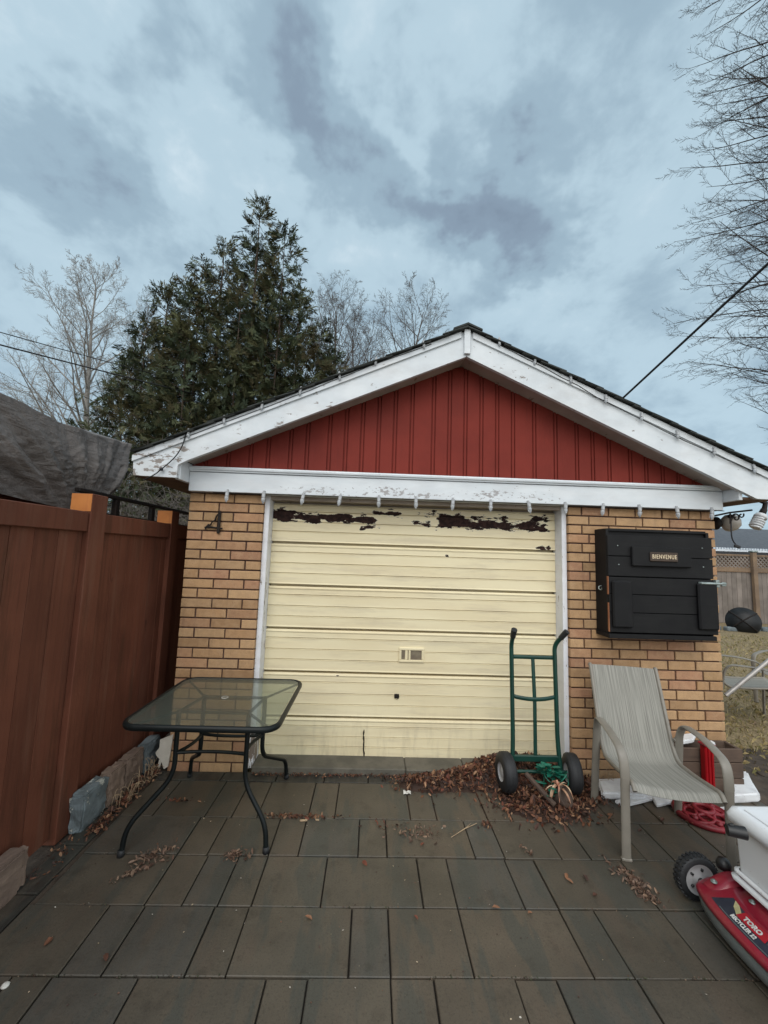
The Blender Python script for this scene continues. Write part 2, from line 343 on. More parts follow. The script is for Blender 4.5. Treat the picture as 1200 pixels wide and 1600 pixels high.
grey_block = M('grey_concrete_block', (0.15, 0.175, 0.185), (0.10, 0.118, 0.125), 7, 0.92, 0.9, 55)
stain_block = M('blue_grey_block', (0.165, 0.20, 0.215), (0.10, 0.12, 0.125), 9, 0.92, 1.0, 45,
                extra=peel_extra(0.02, (0.40, 0.41, 0.37), (2, 2, 2), 6.0, thr=0.585, dirt=False))
board_m = M('cracked_white_board', (0.58, 0.54, 0.47), (0.48, 0.44, 0.38), 6, 0.85, 0.5)
leaf_m = M('dead_leaf', (1, 1, 1), (0.7, 0.7, 0.7), 50, 0.75, attr=True)
mound_m = M('leaf_mould', (0.035, 0.017, 0.011), (0.075, 0.035, 0.02), 40, 0.95, 1.0, 80)
fol_m = M('cedar_foliage', (0.9, 0.95, 0.9), (1.1, 1.05, 1.0), 2.0, 0.75, attr=True, spec=0.2)
cedar_bark = M('cedar_bark', (0.10, 0.07, 0.05), (0.06, 0.042, 0.032), 10, 0.95, 0.8, 30, (4, 4, 0.6))
pale_bark = M('pale_grey_bark', (0.27, 0.255, 0.235), (0.17, 0.16, 0.148), 4, 0.9, 0.4, 30)
twig_bark = M('brown_grey_twig', (0.10, 0.085, 0.075), (0.07, 0.06, 0.053), 6, 0.9)
dark_twig = M('dark_twig', (0.050, 0.042, 0.038), (0.033, 0.028, 0.026), 6, 0.9)
def mower_dirt(k, col, h, rough):
    p = k.pos()
    d = k.smooth(k.noise(p, 11.0, 7, 0.7), 0.48, 0.72)
    col = k.mix(k.math('MULTIPLY', d, 0.30), col, (0.10, 0.075, 0.055))
    sc = k.smooth(k.noise(k.mapping(p, (20, 90, 20)), 1.4, 4, 0.6), 0.70, 0.74)
    col = k.mix(k.math('MULTIPLY', sc, 0.5), col, (0.34, 0.22, 0.20))
    return col, h, k.math('ADD', 0.30, k.math('MULTIPLY', d, 0.35))
mower_red = M('red_mower_paint', (0.235, 0.010, 0.026), (0.20, 0.008, 0.021), 5, 0.33, 0.1, 120, coat=0.15, extra=mower_dirt)
mower_grey = M('grey_mower_skirt', (0.155, 0.175, 0.175), (0.12, 0.138, 0.138), 8, 0.55, 0.2, 90, extra=mower_dirt)
decal_dark = M('dark_blue_decal', (0.016, 0.02, 0.035), (0.022, 0.028, 0.045), 20, 0.35)
decal_gold = M('pale_gold_decal', (0.50, 0.45, 0.25), (0.32, 0.29, 0.15), 14, 0.4)
decal_red = M('red_decal', (0.36, 0.008, 0.02), None, 10, 0.35)
decal_white = M('white_decal', (0.66, 0.67, 0.66), (0.40, 0.39, 0.37), 60, 0.5)
def _unused(): pass
def dirty_white(k, col, h, rough):
    p = k.pos()
    s = k.smooth(k.noise(p, 55, 4, 0.65), 0.66, 0.72)
    col = k.mix(k.math('MULTIPLY', s, 0.65), col, (0.22, 0.19, 0.16))
    return col, h, rough
bin_m = M('white_plastic', (0.72, 0.745, 0.77), (0.67, 0.69, 0.715), 4, 0.42, 0.12, 80, extra=dirty_white)
marble_m = M('chipped_white_stone', (0.74, 0.75, 0.76), (0.60, 0.60, 0.61), 9, 0.6, 0.6, 40, extra=dirty_white)
castred_m = M('red_cast_plastic', (0.25, 0.014, 0.024), (0.15, 0.008, 0.014), 15, 0.5, 0.3, 80)
redpost_m = M('bright_red_metal', (0.30, 0.004, 0.008), (0.25, 0.004, 0.007), 5, 0.3, 0.1, 60)
crate_m = M('dark_brown_board', (0.105, 0.068, 0.048), (0.07, 0.046, 0.034), 5, 0.85, 0.6, 60, extra=wood_extra((0.04, 0.026, 0.02), 0.6, (2, 20, 20)))
teal_leaf = M('teal_plastic_leaf', (0.015, 0.17, 0.11), (0.012, 0.12, 0.08), 10, 0.4, attr=True)
pale_leaf = M('striped_dry_leaf', (0.58, 0.44, 0.30), (0.36, 0.19, 0.12), 25, 0.6, attr=True)
bowl_m = M('black_steel_bowl', (0.006, 0.0065, 0.007), (0.010, 0.011, 0.012), 8, 0.45, spec=0.3, bump=0.2, bscale=60) if True else M('b', (0.010, 0.011, 0.012), (0.018, 0.019, 0.02), 8, 0.32, 0.2, 60)
cfl_m = M('white_glass_tube', (0.78, 0.79, 0.80), None, 10, 0.3)
globe_m = M('dusty_lamp_glass', (0.44, 0.40, 0.35), (0.35, 0.32, 0.28), 10, 0.3)
recess_m = M('handle_recess', (0.20, 0.165, 0.11), (0.13, 0.10, 0.07), 20, 0.6)
scrap_m = M('pale_scrap', (0.66, 0.64, 0.60), (0.5, 0.48, 0.44), 60, 0.7)
stick_m = M('pale_stick', (0.40, 0.29, 0.18), (0.30, 0.21, 0.13), 40, 0.8)

def sling_extra(k, col, h, rough):
    X, Y, Z = k.sep(k.obj())
    s = k.noise(k.comb(k.math('MULTIPLY', X, 210.0), k.math('MULTIPLY', k.math('ADD', Y, Z), 2.0), 0.0), 1.0, 3, 0.6)
    s2 = k.noise(k.comb(k.math('MULTIPLY', X, 70.0), k.math('MULTIPLY', k.math('ADD', Y, Z), 0.6), 1.0), 1.0, 3, 0.6)
    col = k.mix(k.smooth(s, 0.38, 0.64), (0.165, 0.160, 0.140), (0.315, 0.305, 0.27))
    col = k.mix(k.math('MULTIPLY', k.smooth(s2, 0.4, 0.65), 0.5), col, (0.255, 0.25, 0.22))
    wv_ = k.noise(k.comb(k.math('MULTIPLY', X, 300.0), k.math('MULTIPLY', k.math('ADD', Y, Z), 300.0), 0.0), 1.0, 2, 0.5)
    return col, wv_, rough
sling_m = M('striped_sling_fabric', (0.3, 0.29, 0.26), None, 10, 0.8, 0.35, extra=sling_extra)

def glass_mat():
    m = bpy.data.materials.new('patterned_table_glass'); m.use_nodes = True
    k = N(m.node_tree); k.n.remove(m.node_tree.nodes['Principled BSDF']); out = m.node_tree.nodes['Material Output']
    tr = k.new('ShaderNodeBsdfTransparent'); tr.inputs[0].default_value = (0.82, 0.85, 0.79, 1)
    gl = k.new('ShaderNodeBsdfGlossy'); gl.inputs['Roughness'].default_value = 0.09; gl.inputs[0].default_value = (0.9, 0.93, 0.92, 1)
    df = k.new('ShaderNodeBsdfDiffuse'); df.inputs[0].default_value = (0.17, 0.19, 0.165, 1)
    bn = k.new('ShaderNodeBump'); bn.inputs['Strength'].default_value = 0.14; bn.inputs['Distance'].default_value = 0.002
    k.set(bn.inputs['Height'], k.noise(k.obj(), 170.0, 3)); k.l.new(bn.outputs[0], gl.inputs['Normal'])
    lw = k.new('ShaderNodeLayerWeight'); lw.inputs[0].default_value = 0.5
    fac_ = k.math('ADD', 0.02, k.math('MULTIPLY', k.math('POWER', lw.outputs['Facing'], 4.0), 0.55))
    m1 = k.new('ShaderNodeMixShader'); k.set(m1.inputs[0], k.math('ADD', 0.14, k.math('MULTIPLY', k.noise(k.obj(), 4.0, 6), 0.20)))
    k.l.new(tr.outputs[0], m1.inputs[1]); k.l.new(df.outputs[0], m1.inputs[2])
    m2 = k.new('ShaderNodeMixShader'); k.l.new(fac_, m2.inputs[0]); k.l.new(m1.outputs[0], m2.inputs[1]); k.l.new(gl.outputs[0], m2.inputs[2])
    k.l.new(m2.outputs[0], out.inputs[0])
    return m
table_glass = glass_mat()

# ---------------------------------------------------------------- mesh helpers
class MB:
    def __init__(s): s.v = []; s.f = []; s.c = []; s.sm = []
    def add(s, verts, faces, col=(1, 1, 1), smooth=False):
        n = len(s.v); s.v.extend([tuple(p) for p in verts])
        for f in faces: s.f.append(tuple(i+n for i in f)); s.c.append(col); s.sm.append(smooth)
        return s
    def box(s, c, size, R=None, bev=0.0, col=(1, 1, 1), smooth=False):
        hx, hy, hz = size[0]/2, size[1]/2, size[2]/2; c = Vector(c)
        b = min(bev, hx*0.9, hy*0.9, hz*0.9)
        if b <= 0:
            vs = [Vector((x*hx, y*hy, z*hz)) for z in (-1, 1) for y in (-1, 1) for x in (-1, 1)]
            fs = [(0, 2, 3, 1), (4, 5, 7, 6), (0, 1, 5, 4), (2, 6, 7, 3), (0, 4, 6, 2), (1, 3, 7, 5)]
        else:
            vs = []; idx = {}
            for z in (-1, 1):
                for y in (-1, 1):
                    for x in (-1, 1):
                        for a in range(3):
                            h = [hx-b, hy-b, hz-b]; h[a] += b
                            idx[(x, y, z, a)] = len(vs); vs.append(Vector((x*h[0], y*h[1], z*h[2])))
            fs = []
            sg = (-1, 1)
            for a in range(3):
                o = [i for i in range(3) if i != a]
                for q in sg:
                    ring = []
                    for (p1, p2) in ((-1, -1), (1, -1), (1, 1), (-1, 1)):
                        t = [0, 0, 0]; t[a] = q; t[o[0]] = p1; t[o[1]] = p2
                        ring.append(idx[(*t, a)])
                    n_ = (vs[ring[1]]-vs[ring[0]]).cross(vs[ring[2]]-vs[ring[1]])
                    if n_[a]*q < 0: ring.reverse()
                    fs.append(tuple(ring))
            for a in range(3):           # edges along axis a
                o = [i for i in range(3) if i != a]
                for p1 in sg:
                    for p2 in sg:
                        q = []
                        for e, ax in ((-1, o[0]), (1, o[0]), (1, o[1]), (-1, o[1])):
                            t = [0, 0, 0]; t[a] = e; t[o[0]] = p1; t[o[1]] = p2
                            q.append(idx[(*t, ax)])
                        n_ = (vs[q[1]]-vs[q[0]]).cross(vs[q[2]]-vs[q[1]])
                        if n_.dot(vs[q[0]]+vs[q[2]]) < 0: q.reverse()
                        fs.append(tuple(q))
            for x in sg:
                for y in sg:
                    for z in sg:
                        q = [idx[(x, y, z, a)] for a in range(3)]
                        if x*y*z < 0: q.reverse()
                        fs.append(tuple(q))
        if R is not None: vs = [R @ p for p in vs]
        return s.add([p+c for p in vs], fs, col, smooth)
    def bx(s, lo, hi, bev=0.0, col=(1, 1, 1)):
        lo, hi = Vector(lo), Vector(hi); return s.box((lo+hi)/2, hi-lo, None, bev, col)
    def tube(s, pts, r, n=8, cap=True, col=(1, 1, 1), closed=False, ell=None, upv=None):
        pts = [Vector(p) for p in pts]; m = len(pts)
        rr = r if isinstance(r, (list, tuple)) else [r]*m
        T = []
        for i in range(m):
            if closed: t = pts[(i+1) % m]-pts[i-1]
            else: t = pts[min(i+1, m-1)]-pts[max(i-1, 0)]
            T.append(t.normalized() if t.length > 1e-9 else Vector((0, 0, 1)))
        if upv is None:
            a = Vector((0, 0, 1)) if abs(T[0].z) < 0.9 else Vector((1, 0, 0))
        else: a = Vector(upv)
        nrm = (a-T[0]*a.dot(T[0])).normalized()
        vs = []
        for i in range(m):
            if upv is None:
                nrm = (nrm-T[i]*nrm.dot(T[i]))
                nrm = nrm.normalized() if nrm.length > 1e-6 else T[i].orthogonal().normalized()
            else:
                nrm = (a-T[i]*a.dot(T[i])); nrm = nrm.normalized() if nrm.length > 1e-4 else T[i].orthogonal().normalized()
            b = T[i].cross(nrm)
            for j in range(n):
                an = 2*pi*j/n
                e1, e2 = (ell if ell else (1, 1))
                vs.append(pts[i]+nrm*(cos(an)*rr[i]*e1)+b*(sin(an)*rr[i]*e2))
        fs = []
        for i in range(m if closed else m-1):
            k = (i+1) % m
            for j in range(n): fs.append((i*n+j, i*n+(j+1) % n, k*n+(j+1) % n, k*n+j))
        s.add(vs, fs, col, n > 4)
        if cap and not closed:
            s.add(vs[:n][::-1], [tuple(range(n))], col); s.add(vs[-n:], [tuple(range(n))], col)
        return s
    def lathe(s, prof, c=(0, 0, 0), R=None, n=24, col=(1, 1, 1), smooth=True):
        vs = []; c = Vector(c)
        for (r, z) in prof:
            for j in range(n):
                p = Vector((r*cos(2*pi*j/n), r*sin(2*pi*j/n), z))
                vs.append((R @ p if R is not None else p)+c)
        fs = [(i*n+j, i*n+(j+1) % n, (i+1)*n+(j+1) % n, (i+1)*n+j) for i in range(len(prof)-1) for j in range(n)]
        return s.add(vs, fs, col, smooth)
    def prism(s, poly, ext, col=(1, 1, 1)):
        """closed polygon (3-D points, planar) extruded by a vector"""
        a = [Vector(p) for p in poly]; e = Vector(ext); n = len(a)
        nn = Vector((0, 0, 0))
        for i in range(n): nn += a[i].cross(a[(i+1) % n])
        if nn.dot(e) > 0: a = a[::-1]
        b = [p+e for p in a]
        fs = [tuple(range(n)), tuple(range(2*n-1, n-1, -1))]
        fs += [(i, i+n, (i+1) % n+n, (i+1) % n) for i in range(n)]
        return s.add(a+b, [f if k < 2 else f for k, f in enumerate(fs)], col)
    def grid(s, fn, nu, nv, col=(1, 1, 1), smooth=True, flip=False):
        vs = [Vector(fn(i/nu, j/nv)) for j in range(nv+1) for i in range(nu+1)]
        fs = []
        for j in range(nv):
            for i in range(nu):
                q = (j*(nu+1)+i, j*(nu+1)+i+1, (j+1)*(nu+1)+i+1, (j+1)*(nu+1)+i)
                fs.append(q[::-1] if flip else q)
        return s.add(vs, fs, col, smooth)
    def text(s, body, size, mat4, ext=0.002, bold=0.0, align='CENTER', xs=1.0, col=(1, 1, 1), shear=0.0, fit=None, space=1.0):
        cu = bpy.data.curves.new('lettering', 'FONT'); cu.body = body; cu.size = size; cu.extrude = ext; cu.offset = bold
        cu.align_x = align; cu.align_y = 'CENTER'; cu.resolution_u = 3; cu.space_character = space; cu.shear = shear
        ob = bpy.data.objects.new('lettering', cu); COL.objects.link(ob)
        bpy.context.view_layer.update()
        me = bpy.data.meshes.new_from_object(ob.evaluated_get(bpy.context.evaluated_depsgraph_get()))
        if fit:
            wx = [p.co.x for p in me.vertices]; xs = fit/(max(wx)-min(wx))
        vs = [mat4 @ Vector((p.co.x*xs, p.co.y, p.co.z)) for p in me.vertices]
        s.add(vs, [tuple(p.vertices) for p in me.polygons], col)
        bpy.data.objects.remove(ob); bpy.data.curves.remove(cu); bpy.data.meshes.remove(me)
        return s
    def mesh(s, name, mat, fixn=False):
        me = bpy.data.meshes.new(name)
        me.from_pydata(s.v, [], s.f)
        if fixn:
            bm = bmesh.new(); bm.from_mesh(me); bmesh.ops.recalc_face_normals(bm, faces=bm.faces[:]); bm.to_mesh(me); bm.free()
        a = me.attributes.new('col', 'FLOAT_COLOR', 'FACE')
        arr = np.ones((len(s.f), 4), np.float32)
        if s.c: arr[:, :3] = np.array(s.c, np.float32)
        a.data.foreach_set('color', arr.ravel())
        me.polygons.foreach_set('use_smooth', s.sm)
        me.materials.append(mat)
        me.update()
        return me

def tag(o, label=None, cat=None, group=None, kind=None):
    if label: o['label'] = label
    if cat: o['category'] = cat
    if group: o['group'] = group
    if kind: o['kind'] = kind
    return o
def thing(name, loc, label, cat, group=None, rz=0.0):
    o = bpy.data.objects.new(name, None); COL.objects.link(o); o.location = loc; o.rotation_euler.z = rz
    o.empty_display_size = 0.1
    o['wloc'] = [float(x) for x in loc]
    return tag(o, label, cat, group)
def part(name, mb, mat, parent, local=False, label=None, fixn=False):
    """mesh under its thing; mb is in world coordinates unless local"""
    o = bpy.data.objects.new(name, mb.mesh(name, mat, fixn)); COL.objects.link(o); o.parent = parent
    if not local:
        p = parent
        while p.parent: p = p.parent
        if parent.parent is None: o.matrix_parent_inverse = Matrix.Translation(-Vector(p.location))
    if label: o['label'] = label
    return o
def solo(name, mb, mat, label, cat, group=None, kind=None, fixn=False):
    o = bpy.data.objects.new(name, mb.mesh(name, mat, fixn)); COL.objects.link(o)
    return tag(o, label, cat, group, kind)
def struct(name, mb, mat, fixn=False):
    o = bpy.data.objects.new(name, mb.mesh(name, mat, fixn)); COL.objects.link(o); o['kind'] = 'structure'; return o
def copy_tree(o, parent=None):
    c = o.copy(); COL.objects.link(c)
    if parent: c.parent = parent
    for ch in list(o.children): copy_tree(ch, c)
    return c
def bez(p0, p1, p2, p3, n=8):
    p0, p1, p2, p3 = map(Vector, (p0, p1, p2, p3)); out = []
    for i in range(n+1):
        t = i/n; out.append(p0*(1-t)**3+p1*(3*t*(1-t)**2)+p2*(3*t*t*(1-t))+p3*t**3)
    return out
def fillet(pts, r, n=5):
    """polyline with rounded corners"""
    pts = [Vector(p) for p in pts]; out = [pts[0]]
    for i in range(1, len(pts)-1):
        a, b, c = pts[i-1], pts[i], pts[i+1]
        d1 = (a-b); d2 = (c-b); k = min(r, d1.length*0.49, d2.length*0.49)
        s_, e_ = b+d1.normalized()*k, b+d2.normalized()*k
        for j in range(n+1):
            t = j/n; out.append(s_*(1-t)**2+b*(2*t*(1-t))+e_*t*t)
    out.append(pts[-1]); return out
def rnd(a, b): return random.uniform(a, b)

# ================================================================ GROUND
D = 3.114                       # brick face of the garage
XL, XR = -1.425, 2.73           # its front corners
g = MB(); NX, NY = 60, 60
def lawn_fn(a, b):
    x = -60+120*a; y = -40+120*b
    return (x, y, -0.035)
g.grid(lawn_fn, 24, 24)
struct('ground', g, joint_m if False else lawn_m)
soil = MB()
def soil_fn(a, b):
    x = 2.55+1.1*a; y = 0.8+2.9*b
    e = min(a, 1-a, b, 1-b)*6
    return (x+0.14*mnoise.noise(Vector((x*1.0, y*2.3, 3)))*(a > 0.5), y, -0.03+min(e, 1)*(0.022+0.02*mnoise.noise(Vector((x*9, y*9, 0)))))
soil.grid(soil_fn, 40, 70)
struct('soil', soil, soil_m)
strip = MB(); strip.grid(lambda a, b: (-2.2+0.8*a, 0.2+5.6*b, -0.012+0.01*mnoise.noise(Vector((a*12, b*60, 1)))), 10, 60)
struct('earth_strip', strip, soil_m)
base = MB(); base.grid(lambda a, b: (-1.60+4.32*a, -3.0+(D+2.99)*b, -0.016), 4, 4)
struct('joint_bed', base, joint_m)

pv = MB()
def paver(x0, x1, y0, y1, dark=None):
    j = 0.0026
    x0 += j+rnd(0, .0015); x1 -= j+rnd(0, .0015); y0 += j+rnd(0, .0015); y1 -= j+rnd(0, .0015)
    t = random.random()
    c = Vector((0.091, 0.078, 0.060))
    if t < 0.22: c = Vector((0.079, 0.074, 0.064))
    elif t < 0.5: c = Vector((0.098, 0.080, 0.060))
    c = c*rnd(0.9, 1.1)
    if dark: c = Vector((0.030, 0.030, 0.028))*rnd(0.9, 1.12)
    z = rnd(-0.002, 0.002); tx, ty = rnd(-.003, .003), rnd(-.003, .003); b = 0.003
    def zz(x, y): return z+tx*(x-(x0+x1)/2)*2+ty*(y-(y0+y1)/2)*2
    top = [(x0+b, y0+b), (x1-b, y0+b), (x1-b, y1-b), (x0+b, y1-b)]
    mid = [(x0, y0), (x1, y0), (x1, y1), (x0, y1)]
    vs = [(x, y, zz(x, y)) for x, y in top]+[(x, y, zz(x, y)-b*0.8) for x, y in mid]+[(x, y, -0.04) for x, y in mid]
    fs = [(0, 1, 2, 3)]
    for i in range(4):
        k = (i+1) % 4
        fs += [(4+i, 4+k, k, i), (8+i, 8+k, 4+k, 4+i)]
    pv.add(vs, fs, tuple(c))
rows = [  # (y0, y1, joints read off the photo)
    (2.605, 2.985, [-1.45, -1.26, -0.95, -0.79, -0.637, -0.332, -0.17, 0.292, 0.455, 0.77, 0.925, 1.386, 1.545, 1.86, 2.02, 2.33, 2.64, 2.72]),
    (2.302, 2.605, [-1.45, -0.965, -0.811, -0.49, -0.335, -0.018, 0.138, 0.611, 0.771, 1.08, 1.241, 1.545, 1.70, 2.01, 2.17, 2.63, 2.72]),
    (1.998, 2.302, [-1.45, -0.966, -0.80, -0.641, -0.49, -0.178, 0.293, 0.45, 0.764, 0.92, 1.394, 1.86, 2.02, 2.33, 2.49, 2.72]),
    (1.694, 1.998, [-1.47, -1.113, -0.957, -0.649, -0.495, -0.033, 0.129, 0.45, 0.918, 1.077, 1.396, 1.553, 2.02, 2.18, 2.49, 2.72]),
    (1.391, 1.694, [-1.49, -1.274, -1.129, -0.814, -0.341, -0.185, 0.127, 0.291, 0.604, 0.763, 1.079, 1.537, 1.70, 2.01, 2.48, 2.72])]
for y0, y1, js in rows:
    for a, b in zip(js[:-1], js[1:]): paver(a, b, y0, y1)
y = 1.391
while y > -2.9:
    x = -1.5-rnd(0, .0)
    while x < 2.6:
        wd = random.choice([0.155, 0.31, 0.31, 0.465]); paver(x, min(x+wd, 2.72), y-0.303, y); x += wd
    y -= 0.303
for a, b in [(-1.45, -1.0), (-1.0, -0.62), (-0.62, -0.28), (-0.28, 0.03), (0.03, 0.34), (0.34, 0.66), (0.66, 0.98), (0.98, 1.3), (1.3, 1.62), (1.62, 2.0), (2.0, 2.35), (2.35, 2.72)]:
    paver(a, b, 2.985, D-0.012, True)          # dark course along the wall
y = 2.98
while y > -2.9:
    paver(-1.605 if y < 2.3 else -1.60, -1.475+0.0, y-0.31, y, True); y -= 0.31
struct('patio', pv, paver_m)
sill = MB(); sill.bx((-0.815, D-0.03, -0.03), (0.30, D+0.3, 0.046), 0.006); sill.bx((0.304, D-0.03, -0.03), (0.74, D+0.3, 0.044), 0.006); sill.bx((0.744, D-0.03, -0.03), (1.505, D+0.3, 0.047), 0.006)
struct('door_sill', sill, concrete_m)

# ================================================================ GARAGE
GL = 6.0                          # length
gar = thing('garage', ((XL+XR)/2, D, 0), 'small tan brick garage with red gable siding, white trim and a peeling cream door', 'garage')
brs = (MB(), MB())
CH, BP, JT = 0.0731, 0.217, 0.0112
pal = [((0.405, 0.245, 0.125), 6), ((0.44, 0.275, 0.145), 5), ((0.375, 0.220, 0.110), 3), ((0.375, 0.200, 0.115), 2), ((0.395, 0.222, 0.120), 3), ((0.34, 0.21, 0.105), 1)]
pc = [c for c, n in pal for _ in range(n)]
def brick(br, x0, x1, z0, z1, y0=D, y1=D+0.09):
    c = Vector(random.choice(pc))*rnd(0.84, 1.10); b = 0.0035; dy = rnd(-0.0025, 0.0025); y0 = y0+dy
    x0 += rnd(-.0012, .0012); x1 += rnd(-.0012, .0012); z1 += rnd(-.001, .001)
    f = [(x0+b, y0, z0+b), (x1-b, y0, z0+b), (x1-b, y0, z1-b), (x0+b, y0, z1-b)]
    m_ = [(x0, y0+b, z0), (x1, y0+b, z0), (x1, y0+b, z1), (x0, y0+b, z1)]
    k_ = [(x0, y1, z0), (x1, y1, z0), (x1, y1, z1), (x0, y1, z1)]
    f = [(a_+rnd(-.0022, .0022), b_+abs(random.gauss(0, .0012)), c_+rnd(-.0020, .0020)) for a_, b_, c_ in f]
    fs = [(0, 1, 2, 3)]
    for i in range(4):
        j = (i+1) % 4; fs += [(4+i, 4+j, j, i), (8+i, 8+j, 4+j, 4+i)]
    br.add(f+m_+k_, fs, tuple(c))
ncourse = 28
for k in range(ncourse):
    z0 = -0.02+k*CH+JT/2; z1 = z0+CH-JT
    for (xa, xb, par) in ((XL, -0.856, 0), (1.546, XR, 1)):
        w_ = xb-xa
        if par == 0: cuts = [xa, xa+w_*0.195, xa+w_*0.60, xb] if k % 2 else [xa, xa+w_*0.40, xa+w_*0.80, xb]
        else:
            cuts = [xa]; x = xa+(0.108 if k % 2 else 0.165)
            while x < xb-0.06: cuts.append(x); x += BP
            cuts.append(xb)
            if xb-cuts[-2] > 0.16 and k % 3 == 0: cuts.insert(-1, xb-0.105)
        for a, b in zip(cuts[:-1], cuts[1:]):
            brick(brs[par], a+(JT/2 if a > xa+.001 else 0), b-(JT/2 if b < xb-.001 else 0), z0, z1)
for (xa, xb) in ((XL, -0.856), (1.546, XR)):
    mo = MB(); mo.bx((xa+0.012, D+0.014, -0.05), (xb-0.012, D+0.30, 2.03)); part('mortar', mo, mortar_m, gar)
wall = MB()
wall.bx((XL+0.003, D+0.095, -0.05), (XL+0.2, D+GL, 2.2)); wall.bx((XR-0.2, D+0.095, -0.05), (XR-0.003, D+GL, 2.2)); wall.bx((XL+0.21, D+GL-0.2, -0.05), (XR-0.21, D+GL, 2.2))
for br in brs: part('brick_pier', br, brick_m, gar)
part('side_wall', wall, wallbrick_m, gar)

# beam over the door
RX, RZT, RZB = 0.664, 3.318, 3.112      # ridge of the bargeboards
YB = 2.88                               # face of the bargeboards
YF = 3.05                               # face of the beam
bm_ = MB(); bm_.bx((XL+0.012, YF, 2.030), (2.752, D+0.12, 2.178), 0.003)
part('beam', bm_, beam_paint, gar)
ml = MB()
prof = [(YF+0.02, 2.180), (YF-0.010, 2.182), (YF-0.012, 2.192), (YF-0.022, 2.196), (YF-0.024, 2.207), (YF-0.014, 2.212), (YF-0.012, 2.220), (YF+0.02, 2.222)]
ml.prism([(XL+0.013, a, b) for a, b in prof], (4.163, 0, 0))
part('moulding', ml, beam_paint, gar)
# bargeboards (photo outline, real thickness)
def barge(poly, y0=YB, t=0.032): 
    m = MB(); m.prism([(x, y0, z) for x, z in poly], (0, t, 0)); return m
Lp = [(RX-0.002, RZT), (RX-0.002, RZB), (-1.358, 2.229), (-1.425, 2.192), (-1.425, 2.098), (-1.735, 2.104), (-1.745, 2.245)]
Rp = [(RX+0.002, RZT), (RX+0.002, RZB), (2.785, 2.138), (2.86, 2.103), (3.02, 2.10), (3.03, 2.265)]
part('bargeboard', barge(Lp), rake_paint, gar)
part('bargeboard', barge(Rp), rake_paint, gar)
def strip_along(p0, p1, hgt, y0, t):
    m = MB(); m.prism([(p0[0], y0, p0[1]), (p1[0], y0, p1[1]), (p1[0], y0, p1[1]-hgt), (p0[0], y0, p0[1]-hgt)], (0, t, 0)); return m
part('drip_trim', strip_along((RX-0.045, RZT+0.004-0.020), (-1.746, 2.252), 0.048, YB-0.014, 0.013), rake_paint, gar)
part('drip_trim', strip_along((RX+0.045, RZT+0.004-0.020), (3.035, 2.269), 0.048, YB-0.014, 0.013), rake_paint, gar)
kb = MB(); kb.bx((RX-0.024, YB-0.024, 3.125), (RX+0.024, YB-0.001, RZT+0.002), 0.003)
part('ridge_block', kb, rake_paint, gar)
# returns: white face between beam and bargeboard
rtn = MB(); rtn.bx((XL-0.028, YB+0.033, 2.092), (XL+0.010, YF+0.07, 2.24), 0.002)
part('cornice_return', rtn, white_paint, gar)
rtn = MB(); rtn.bx((2.754, YB+0.033, 2.094), (2.782, YF+0.07, 2.22), 0.002)
part('cornice_return', rtn, white_paint, gar)
ev = MB(); ev.bx((-1.735, YB+0.034, 2.100), (XL-0.03, D+GL, 2.118)); part('eave_soffit', ev, brown_wood, gar)
ev = MB(); ev.bx((2.784, YB+0.034, 2.10), (3.02, D+GL, 2.118))
part('eave_soffit', ev, brown_wood, gar)
# rake soffit
rs = MB()
rs.prism([(RX, YB+0.033, 3.150), (RX, YB+0.033, 3.136), (-1.40, YB+0.033, 2.238), (-1.40, YB+0.033, 2.252)], (0, 0.20, 0))
rs.prism([(RX, YB+0.033, 3.150), (RX, YB+0.033, 3.136), (2.74, YB+0.033, 2.184), (2.74, YB+0.033, 2.198)], (0, 0.20, 0))
part('rake_soffit', rs, soffit_m, gar)
# gable siding: boards with narrow sunken channels
gs = MB()
def ztop(x): return (3.142-(RX-x)*0.4357) if x < RX else (3.142-(x-RX)*0.460)
yS = 3.085; x = XL+0.0; px_prof = []
px_prof.append((x, yS))
random.seed(21)
while x < XR+0.02:
    wd = random.choice([0.128, 0.128, 0.133, 0.172])
    e = x+wd
    px_prof += [(e-0.036, yS), (e-0.034, yS+0.012), (e-0.026, yS+0.012), (e-0.024, yS+0.002), (e-0.010, yS+0.002), (e-0.008, yS+0.012), (e-0.002, yS+0.012), (e, yS)]
    x = e
px_prof = [(a, b) for a, b in px_prof if a < 2.76]
vs = []; fs = []
for i, (a, b) in enumerate(px_prof):
    vs += [(a, b, 2.19), (a, b, max(ztop(a), 2.20))]
    if i: fs.append((2*i-2, 2*i, 2*i+1, 2*i-1))
gs.add(vs, fs)
gs.prism([(XL, yS+0.021, 2.19), (2.75, yS+0.021, 2.19), (RX, yS+0.021, 3.142)], (0, 0.08, 0))
part('gable_siding', gs, red_m, gar)
gb = MB(); gb.prism([(XL+.02, D+GL-0.1, 2.2), (XR-.02, D+GL-0.1, 2.2), (RX, D+GL-0.1, 3.12)], (0, 0.08, 0))
part('rear_gable', gb, red_m, gar)
